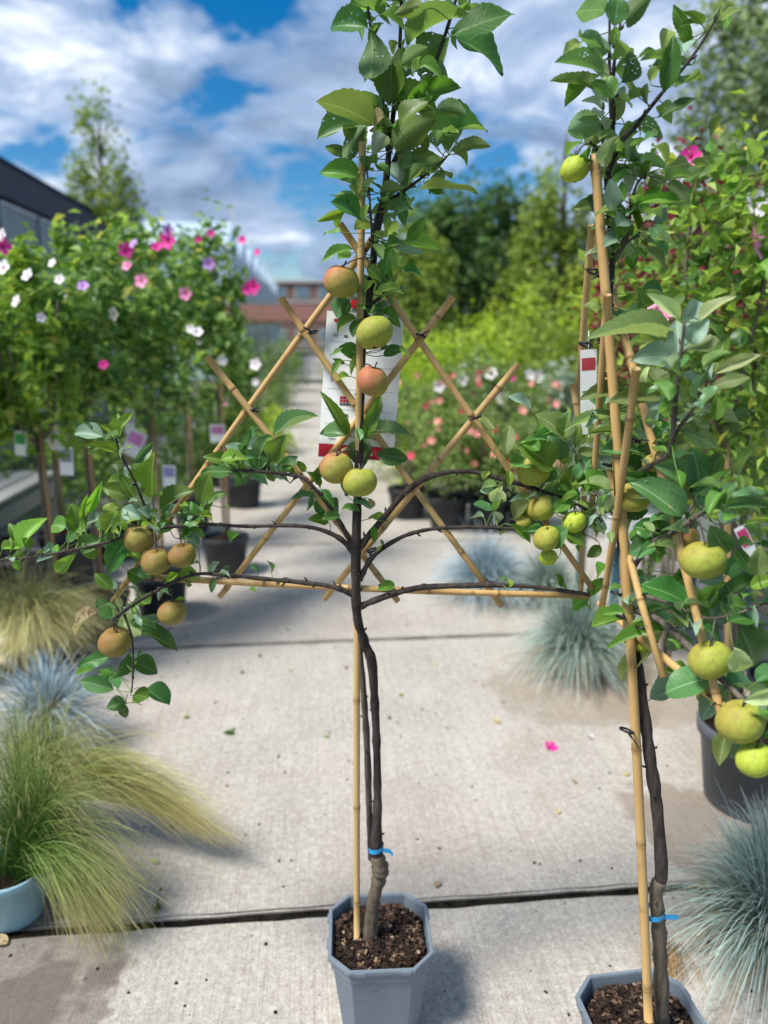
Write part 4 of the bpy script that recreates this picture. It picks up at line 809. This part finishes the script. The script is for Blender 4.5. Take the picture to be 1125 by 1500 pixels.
def bush(P, r, z0, z1, m, n, L, label, name='shrub', cat='shrub', group=None, shape='bush', clumps=40, base=0.0, stems=5, spread=.2, kind=None):
    t = thing(name, (P.x, P.y, base), label, cat, group); g = random.Random(int(abs(P.x * 100 + P.y * 37)))
    parts = [tube_data(*spline([(g.uniform(-.02, .02), g.uniform(-.02, .02), 0), (math.cos(k * 1.3) * r * .25, math.sin(k * 1.3) * r * .25, (z0 + z1) * .35), (math.cos(k * 1.3) * r * .5, math.sin(k * 1.3) * r * .5, z1 * .85)], [.012, .009, .004], 4), 5) for k in range(stems)]
    V, Fc = join(parts); obj('stems', mesh('stems', V, Fc, HIBARK), t)
    leaf_cloud('foliage', t, m, n, L, kind, rx=r, ry=r, z0=z0, z1=z1, clumps=clumps, spread=spread, shape=shape, seed=int(abs(P.x * 531 + P.y * 97)))
    return t
LIME = foliage('lime_leaves', (.18, .30, .03), (.52, .62, .08), .4); MIDG = foliage('mid_green_leaves', (.06, .15, .03), (.25, .38, .08), .35); DARKG = foliage('dark_green_leaves', (.02, .06, .016), (.10, .20, .04), .25)
OLIVE = foliage('olive_leaves', (.08, .14, .025), (.33, .42, .08), .35); SILV = foliage('silver_leaves', (.16, .22, .18), (.40, .48, .42), .3); BURG = foliage('burgundy_leaves', (.05, .008, .015), (.24, .03, .05), .3); ROSEL = foliage('rose_leaves', (.07, .15, .035), (.30, .40, .12), .35); GREYG = foliage('grey_green_leaves', (.08, .13, .06), (.33, .42, .22), .3)
# roses in black pots on the right of the path
for i, (px, py, h, fl, lb) in enumerate(((597, 757, 1.12, 'rose', 'red rose bush nearest the path right of the white tag'), (655, 772, 1.05, 'sal', 'salmon rose bush in front under the trellis diamond'), (715, 775, 1.1, 'rose', 'rose bush with red blooms right of the salmon one'), (772, 778, 1.0, 'sal', 'rose bush at the right end of the front row'), (612, 722, 1.32, 'sal', 'salmon rose bush in the second row behind the tag'), (668, 728, 1.35, 'rose', 'taller red rose bush in the second row centre'), (728, 730, 1.30, 'mag', 'magenta rose bush in the second row behind the right cane'), (790, 735, 1.25, 'sal', 'salmon rose bush in the second row beside the silvery leaves'))):
    P = gnd(px, py); round_pot(P=P, r=.19, h=.28, label='black pot under the ' + ' '.join(lb.split()[:9]))
    t = bush(P, .34, .2, h - .24, ROSEL, 1700, .05, lb, 'rose_bush', 'shrub', 'potted roses right of the path', base=.24)
    for k in range(11):
        a = rnd.uniform(-2.9, -.2); put_flower(t, Vector((P.x + math.cos(a) * .3, P.y + math.sin(a) * .3, rnd.uniform(.55, 1.0) * h)), rnd.uniform(.018, .036), fl if rnd.random() < .75 else 'sal')
# lime and pale shrubs behind the roses
for i, (px, py, r, zt, m, lb) in enumerate(((612, 697, .75, 1.75, LIME, 'lime green shrub directly right of the white tag'), (680, 692, .8, 1.85, LIME, 'broad lime green shrub in the middle distance behind the roses'), (745, 690, .6, 2.1, LIME, 'tall lime shrub with upright shoots behind the right cane'), (805, 694, .7, 1.95, OLIVE, 'yellow green shrub left of the right trellis'), (860, 690, .7, 2.3, LIME, 'lime shrub hidden behind the edge-on canes'), (920, 690, .8, 2.3, OLIVE, 'yellow green shrub behind the right apple trunk'), (640, 660, .9, 1.9, MIDG, 'mid green shrub farther back between the limes'), (770, 655, 1.0, 1.9, MIDG, 'mid green shrub behind the upright lime shoots'), (1000, 700, .9, 2.2, MIDG, 'mid green shrub behind the burgundy bush'), (700, 720, .5, 1.45, GREYG, 'pale grey green shrub between roses and limes'), (835, 735, .5, 1.4, SILV, 'silvery leaved shrub just left of the right trellis'))):
    t = bush(gnd(px, py), r, .25, zt, m, 3400, .075, lb, group='shrubs right of the path', shape='bush', clumps=60)
    if m is GREYG or i in (1, 7):
        for k in range(8): put_flower(t, Vector((t.location.x + rnd.uniform(-.5, .5), t.location.y - r * .9, rnd.uniform(.7, 1.3))), .06, 'wht')
# left, farther up the path
for i, (px, py, r, zt, m, lb) in enumerate(((372, 664, .5, .7, LIME, 'low lime mound beside the path left of the trellis'), (338, 692, .45, .8, MIDG, 'low green shrub behind the dark pot on the left'), (380, 626, .5, 1.1, MIDG, 'green shrub at the path edge below the left cane crossing'), (300, 690, .6, 1.1, DARKG, 'dark green shrub under the back-row hibiscus'), (400, 594, .55, 1.6, GREYG, 'grey green shrub far up the left path edge'), (372, 606, .8, 2.2, DARKG, 'dark shrub far up the path under the greenhouse'), (418, 573, .7, 1.6, MIDG, 'farthest green shrub on the left path edge'), (505, 573, .7, 1.8, MIDG, 'shrub at the far end right of the path'), (538, 590, .7, 1.6, OLIVE, 'yellow green shrub behind the white tag'), (200, 720, .9, 1.2, DARKG, 'dark low shrub in shade behind the left stakes'), (60, 745, .9, 1.1, MIDG, 'green shrub on the ground behind the grey bench'), (572, 612, .7, 1.7, LIME, 'lime shrub far right of the path end'))):
    t = bush(gnd(px, py), r, .04, zt, m, 2200, .075, lb, group='shrubs along the far path', clumps=45)
for i, (px, py, r, h) in enumerate(((348, 742, .13, .22), (385, 688, .16, .24), (322, 712, .14, .22), (110, 850, .17, .26), (40, 870, .17, .26), (160, 820, .15, .24))):
    round_pot(px, py, r, h, label=('small black pot beyond the staked dark pot', 'dark pot far up the left path edge', 'black pot behind the staked pot', 'black pot left of the upright apple twig', 'black pot at the left under the long apple shoot', 'black pot between the left stakes')[i])
# right: hibiscus in a round grey pot, others behind it
PH = gnd(1098, 1172); rp = round_pot(P=PH, r=.205, h=.31, m=POTR, label='big round grey pot of dark soil at the right edge')
chips(rp, 260, .15, .275, 77, .008)
hb = thing('hibiscus_bush', (PH.x, PH.y, .27), 'hibiscus bush with a half-open pink bloom in the round grey pot', 'shrub'); hv = Vector(hb.location)
stems = [[(1070, 1085, 2.45), (1060, 800, 2.42), (1050, 700, 2.4), (1085, 560, 2.35), (1110, 460, 2.35), (1140, 330, 2.3)], [(1078, 1085, 2.46), (1068, 720, 2.42), (1035, 560, 2.4), (1055, 420, 2.35), (1092, 350, 2.3)], [(1075, 1085, 2.47), (1062, 760, 2.42), (1010, 520, 2.45), (1003, 440, 2.45), (1010, 330, 2.45), (1025, 245, 2.45)], [(1080, 1085, 2.5), (1075, 740, 2.5), (1030, 470, 2.5), (1050, 330, 2.5), (1075, 250, 2.5)], [(1085, 1085, 2.5), (1090, 700, 2.5), (1110, 500, 2.5), (1118, 380, 2.5), (1122, 300, 2.5)]]
hs = []
for s_ in stems:
    P_, rr = spline([at(*q_) for q_ in s_], [.011, .010, .009, .007, .0055, .003][:len(s_)] if len(s_) == 6 else [.011, .009, .007, .005, .003], 6); hs += P_[8:]
    V, Fc = tube_data([v - hv for v in P_], rr, 7); obj('stem', mesh('stem', V, Fc, HIBARK), hb)
V, Fc = tube_data([at(1068, 1085, 2.4) - hv, at(1064, 600, 2.39) - hv], [.012, .011], 8); obj('stake', mesh('stake', V, Fc, BAMBOO, True, {'node': [0.0] * 16}), hb)
for k in range(290):
    c = hs[rnd.randrange(len(hs))] + Vector((rnd.gauss(0, .085), rnd.gauss(0, .09), rnd.gauss(0, .05)))
    if c.z < 1.15 and rnd.random() < .8: c.z = rnd.uniform(1.2, 2.0)
    o = obj('leaf', LM[rnd.randrange(14)], hb, c - hv); L = rnd.uniform(.045, .075); o.scale = (L, L * .75, L)
    o.rotation_euler = (rnd.gauss(0, .5), rnd.gauss(.2, .5), rnd.uniform(0, 6.3)); o.material_slots[0].link = 'OBJECT'; o.material_slots[0].material = LEAF['gdglg'[k % 5]]
C = np.array([np.array(hs[rnd.randrange(len(hs))]) + nr.normal(size=3) * np.array([.13, .16, .09]) for k in range(1500)]) - np.array(hv); C = C[C[:, 2] > .75]
V, Fc, v = cloud_data(C, nr.normal(size=C.shape) + np.array([0, 0, .8]), nr.uniform(.03, .06, len(C))); obj('inner_foliage', mesh('inner_foliage', V, Fc, HIBL, False, {'v': v}), hb, kind='stuff')
put_flower(hb, at(1098, 352, 2.25), .062, 'pink', Vector((.9, -.5, .2))); put_flower(hb, at(968, 461, 2.35), .045, 'pink'); put_flower(hb, at(1012, 230, 2.45), .03, 'mag'); put_flower(hb, at(1105, 300, 2.4), .04, 'wht')
P = at(1180, 900, 3.0); P.z = 0; t = bush(P, .5, .5, 2.2, HIB, 3000, .06, 'second hibiscus bush behind the potted one at the right edge', 'hibiscus_bush', shape='oval'); round_pot(P=P, r=.2, h=.2, label='dark pot of the second hibiscus at the right edge')
P = at(1035, 300, 3.3); P.z = 0; bush(P, .42, 1.2, 2.42, BURG, 2600, .045, 'burgundy leaved bush with open twigs behind the right hibiscus', 'smoke_bush', shape='oval', clumps=60, spread=.14)
P = at(960, 700, 4.6); P.z = 0; bush(P, .5, .4, 2.1, MIDG, 2600, .06, 'light green shrub between the right apple tree and burgundy bush', shape='oval')
for i, (px, m, r, h, lb) in enumerate(((1000, MIDG, .22, .45, 'green plant on the white edged table behind the right apple'), (1075, SILV, .25, .5, 'silvery plant on the table beside the pink tag'), (1135, GREYG, .25, .42, 'grey green plant on the table at the right edge'))):
    P = at(px, 700, 3.8); P.z = 0; t = bush(P, r, .04, h, m, 1500, .035, lb, 'table_plant', 'plant', base=.795)
    if i: put_flower(t, at(1112, 638, 3.6) if i == 1 else at(1060, 690, 3.6), .05, 'pink')
# ================================================================== trees beyond
def big_tree(px, Y, h, r, z0, m, n, L, label, shape='oval', clumps=90, spread=.16, tr=.14, ry=None, name='tree', limbs=9):
    P = at(px, 480, Y); t = thing(name, (P.x, Y, -.07), label, 'tree'); g = random.Random(int(px)); parts = [tube_data(*spline([(0, 0, 0), (g.uniform(-.1, .1), 0, h * .4), (g.uniform(-.1, .1), 0, h * .92)], [tr, tr * .7, tr * .15], 5), 9)]
    for k in range(limbs):
        a = k * 2.4; zb = h * (.25 + .6 * k / limbs); e = r * (.75 if shape != 'cone' else .85 * (1 - zb / h)); parts.append(tube_data(*spline([(0, 0, zb), (math.cos(a) * e * .5, math.sin(a) * e * .5, zb + h * .05), (math.cos(a) * e, math.sin(a) * e, zb + h * .11)], [tr * .35, tr * .22, tr * .06], 4), 6))
    V, Fc = join(parts); obj('trunk', mesh('trunk', V, Fc, BARKT), t)
    leaf_cloud('crown', t, m, n, L, None, rx=r, ry=ry or r, z0=z0, z1=h, clumps=clumps, spread=spread, shape=shape, seed=int(px * 7)); return t
big_tree(676, 30, 7.2, 2.6, 1.0, DARKG, 15000, .28, 'round dark green tree in the distance right of the centre', tr=.2)
big_tree(612, 22, 4.7, 1.1, .8, OLIVE, 5000, .20, 'yellow green tree left of the round dark tree')
big_tree(818, 18, 6.6, 1.7, .4, OLIVE, 14000, .17, 'tall pointed green tree behind the right trellis', 'cone', 120, .10)
big_tree(905, 21, 4.6, 2.0, .4, OLIVE, 8000, .20, 'broad green tree behind the pointed one', 'oval')
big_tree(1120, 13, 7.6, 1.75, 2.0, GREYG, 12000, .15, 'large grey green tree at the upper right edge', 'oval', 120, .12, .2)
big_tree(165, 19, 7.3, 1.5, 2.0, OLIVE, 6500, .16, 'thin pointed conifer rising above the left hibiscus', 'cone', 95, .10, .12, name='conifer_tree')
for i, (px, Y, h, r, m) in enumerate(((570, 48, 5.0, 3.0, DARKG), (760, 46, 5.5, 3.4, DARKG), (980, 34, 6.0, 3.5, MIDG), (1130, 30, 5.5, 3.0, DARKG))):
    big_tree(px, Y, h, r, .3, m, 5000, .35, ('low dark tree at the horizon behind the middle tag', 'dark tree behind the gap between the two right trees', 'green tree behind the burgundy bush', 'dark tree behind the right hibiscus')[i])
# ================================================================== buildings
NAVY = plain('dark_shade_cloth', (.018, .026, .042), .95, .1, .3, 3); PALEP = plain('pale_cladding', (.23, .27, .33), .5, .4, .12, 2); BRICK = plain('far_brick', (.25, .165, .13), .8, .2, .2, 5)
GLASS = plain('greenhouse_glass', (.42, .54, .62), .15, .5, .08, 1.0); WINDOW = plain('window_glass', (.16, .24, .29), .1, .5, .2, 1); CREAM = plain('cream_trim', (.55, .52, .48), .7)
def local(name, along, lat, label, cat, rot=0): 
    P = PF * along + PR * lat; return thing(name, (P.x, P.y, -.07), label, cat, rotz=PA + rot)
sh = local('shade_house', 5.0, -4.0, 'long shade house with dark cloth roof edge at upper left', 'building')
LN = 16.5
V = [(-.0, 0, 3.5), (-.9, 0, 4.45), (-.9, LN, 4.45), (0, LN, 3.5), (-.06, 0, 3.45), (-.96, 0, 4.4), (-.96, LN, 4.4), (-.06, LN, 3.45)]
obj('cloth_roof', mesh('cloth_roof', V, [(0, 3, 2, 1), (4, 5, 6, 7), (0, 1, 5, 4), (3, 7, 6, 2), (1, 2, 6, 5), (0, 4, 7, 3)], NAVY, False), sh)
for k in range(11):
    box('wall_panel', (-.1, .75 + k * 1.5, 2.35), (.04, 1.47, 2.2), PALEP, sh); box('lower_panel', (-.1, .75 + k * 1.5, .61), (.04, 1.47, 1.18), PALEP, sh)
for k in range(12): box('post', (-.05, k * 1.5, 1.72), (.06, .06, 3.44), METB, sh)
box('ridge_rail', (-.92, LN / 2, 4.48), (.05, LN, .05), NAVY, sh)
gh = local('greenhouse', 30, -3.0, 'glass greenhouse with several pointed gables beyond the hibiscus', 'building')
for k in range(9):
    y0 = k * 5; V = [(0, y0, 0), (0, y0 + 4.96, 0), (0, y0 + 4.96, 5.0), (0, y0 + 2.48, 6.1), (0, y0, 5.0)]; V += [(x - 6, y, z) for x, y, z in V]
    obj('glass_bay', mesh('glass_bay', V, [(0, 1, 2, 3, 4), (9, 8, 7, 6, 5), (2, 7, 8, 3), (3, 8, 9, 4), (0, 4, 9, 5)], GLASS, False), gh)
    for yy in (0, 2.48): box('mullion', (.03, y0 + yy, 2.5), (.06, .1, 5.0), WHITEP, gh)
    box('gable_finial', (.0, y0 + 2.48, 6.4), (.09, .09, .6), WHITEP, gh)
ap = at(455, 490, 105); bd = thing('apartment_building', (ap.x - 1, 105, -.07), 'low brick apartment building at the far end of the path', 'building')
box('wall', (2, 0, 4.1), (18, 8, 8.2), BRICK, bd); box('roof', (2, 0, 8.36), (18.6, 8.6, .3), CREAM, bd)
for fz in (1.6, 4.3, 7.0):
    for k in range(6):
        wdw = box('window', (-5.6 + k * 3, -4.02, fz), (1.9, .1, 1.5), CREAM, bd); box('pane', (0, -.06, 0), (1.65, .05, 1.25), WINDOW, wdw)
    box('balcony_band', (2, -4.05, fz - 1.15), (18.1, .12, .25), CREAM, bd)
cn = thing('market_awning', tuple(gnd(400, 560)), 'brown awning on posts at the far end of the path', 'awning'); 
V = [(-2.2, -1.2, 2.1), (2.2, -1.2, 2.1), (2.2, 1.2, 2.7), (-2.2, 1.2, 2.7), (-2.2, -1.2, 2.0), (2.2, -1.2, 2.0), (2.2, 1.2, 2.6), (-2.2, 1.2, 2.6)]
obj('canopy', mesh('canopy', V, [(0, 1, 2, 3), (7, 6, 5, 4), (0, 4, 5, 1), (1, 5, 6, 2), (2, 6, 7, 3), (3, 7, 4, 0)], plain('awning_cloth', (.13, .055, .04), .8), False), cn)
for x in (-2.1, 2.1):
    for y in (-1.1, 1.1): box('post', (x, y, 1.02 if y < 0 else 1.28), (.08, .08, 2.05 if y < 0 else 2.57), METB, cn)
# ================================================================== fallen bits on the concrete
for i, (px, py, L, k, lb) in enumerate(((327, 1075, .055, 'd', 'dark green fallen leaf lying left of the middle trunk'), (731, 1061, .045, 'b', 'dark fallen leaf on the slab right of the middle trunk'), (277, 1050, .03, 'l', 'tiny bright green fallen leaf left of the trunk'), (222, 1261, .035, 'p', 'pale fallen leaf beside the feather grass'), (474, 1080, .025, 'l', 'small green fragment by the middle stake'), (588, 1018, .025, 'l', 'small green fragment right of the middle trunk'), (637, 1302, .035, 'b', 'brown fallen leaf near the front joint behind the central pot'), (838, 1143, .03, 'b', 'brown curled leaf on the right part of the slab'), (818, 1187, .03, 'b', 'dark brown crumb-like leaf right of centre'), (922, 1134, .03, 'b', 'brown leaf just left of the leaning cane'), (335, 1152, .02, 'b', 'tiny dark leaf left of the middle stake'), (990, 1430, .03, 'b', 'curled brown leaf right of the right pot'), (10, 1386, .07, 'b', 'orange brown fallen leaf at the lower left edge'), (640, 975, .025, 'p', 'pale petal-like leaf on the second slab'), (425, 985, .025, 'o', 'small green leaf near the second joint'))):
    p = gnd(px, py); o = obj('fallen_leaf', LM[i % 14], None, (p.x, p.y, .007), lb, 'leaf', 'fallen leaves on the path'); o.material_slots[0].link = 'OBJECT'; o.material_slots[0].material = LEAF[k]
    o.scale = (L, L * .55, L * .25); o.rotation_euler = (rnd.uniform(-.1, .1), -.03, rnd.uniform(0, 6.3))
for i, (px, py, s, k, lb) in enumerate(((806, 1096, .024, 'mag', 'crumpled magenta fallen bloom on the concrete right of centre'), (863, 1080, .019, 'wht', 'pale fallen bloom left of the leaning cane'))):
    p = gnd(px, py); o = obj('fallen_flower', FL[k], None, (p.x, p.y, .004), lb, 'flower', 'fallen blooms on the path'); o.scale = (s * 1.3, s * .9, s * 1.3); o.rotation_euler = (.5, .3, i)
g_ = np.random.default_rng(21); parts, vv = [], []
for k in range(420):
    a, l = g_.uniform(-1.3, 1.4), g_.uniform(1.2, 6); c = PF * l + PR * a; s = g_.uniform(.0012, .0042) * (1 + (g_.random() < .08))
    V, Fc = box_data((c.x, c.y, s * .4 + .0005), (2 * s, s * g_.uniform(.8, 2.2), s * .8), g_.uniform(0, 3)); parts.append((V, Fc)); vv += [g_.random() * .6] * 8
V, Fc = join(parts); obj('soil_crumbs', mesh('soil_crumbs', V, Fc, CHIP, False, {'v': vv}), label='scattered dark soil crumbs over the concrete path', cat='debris', kind='stuff')
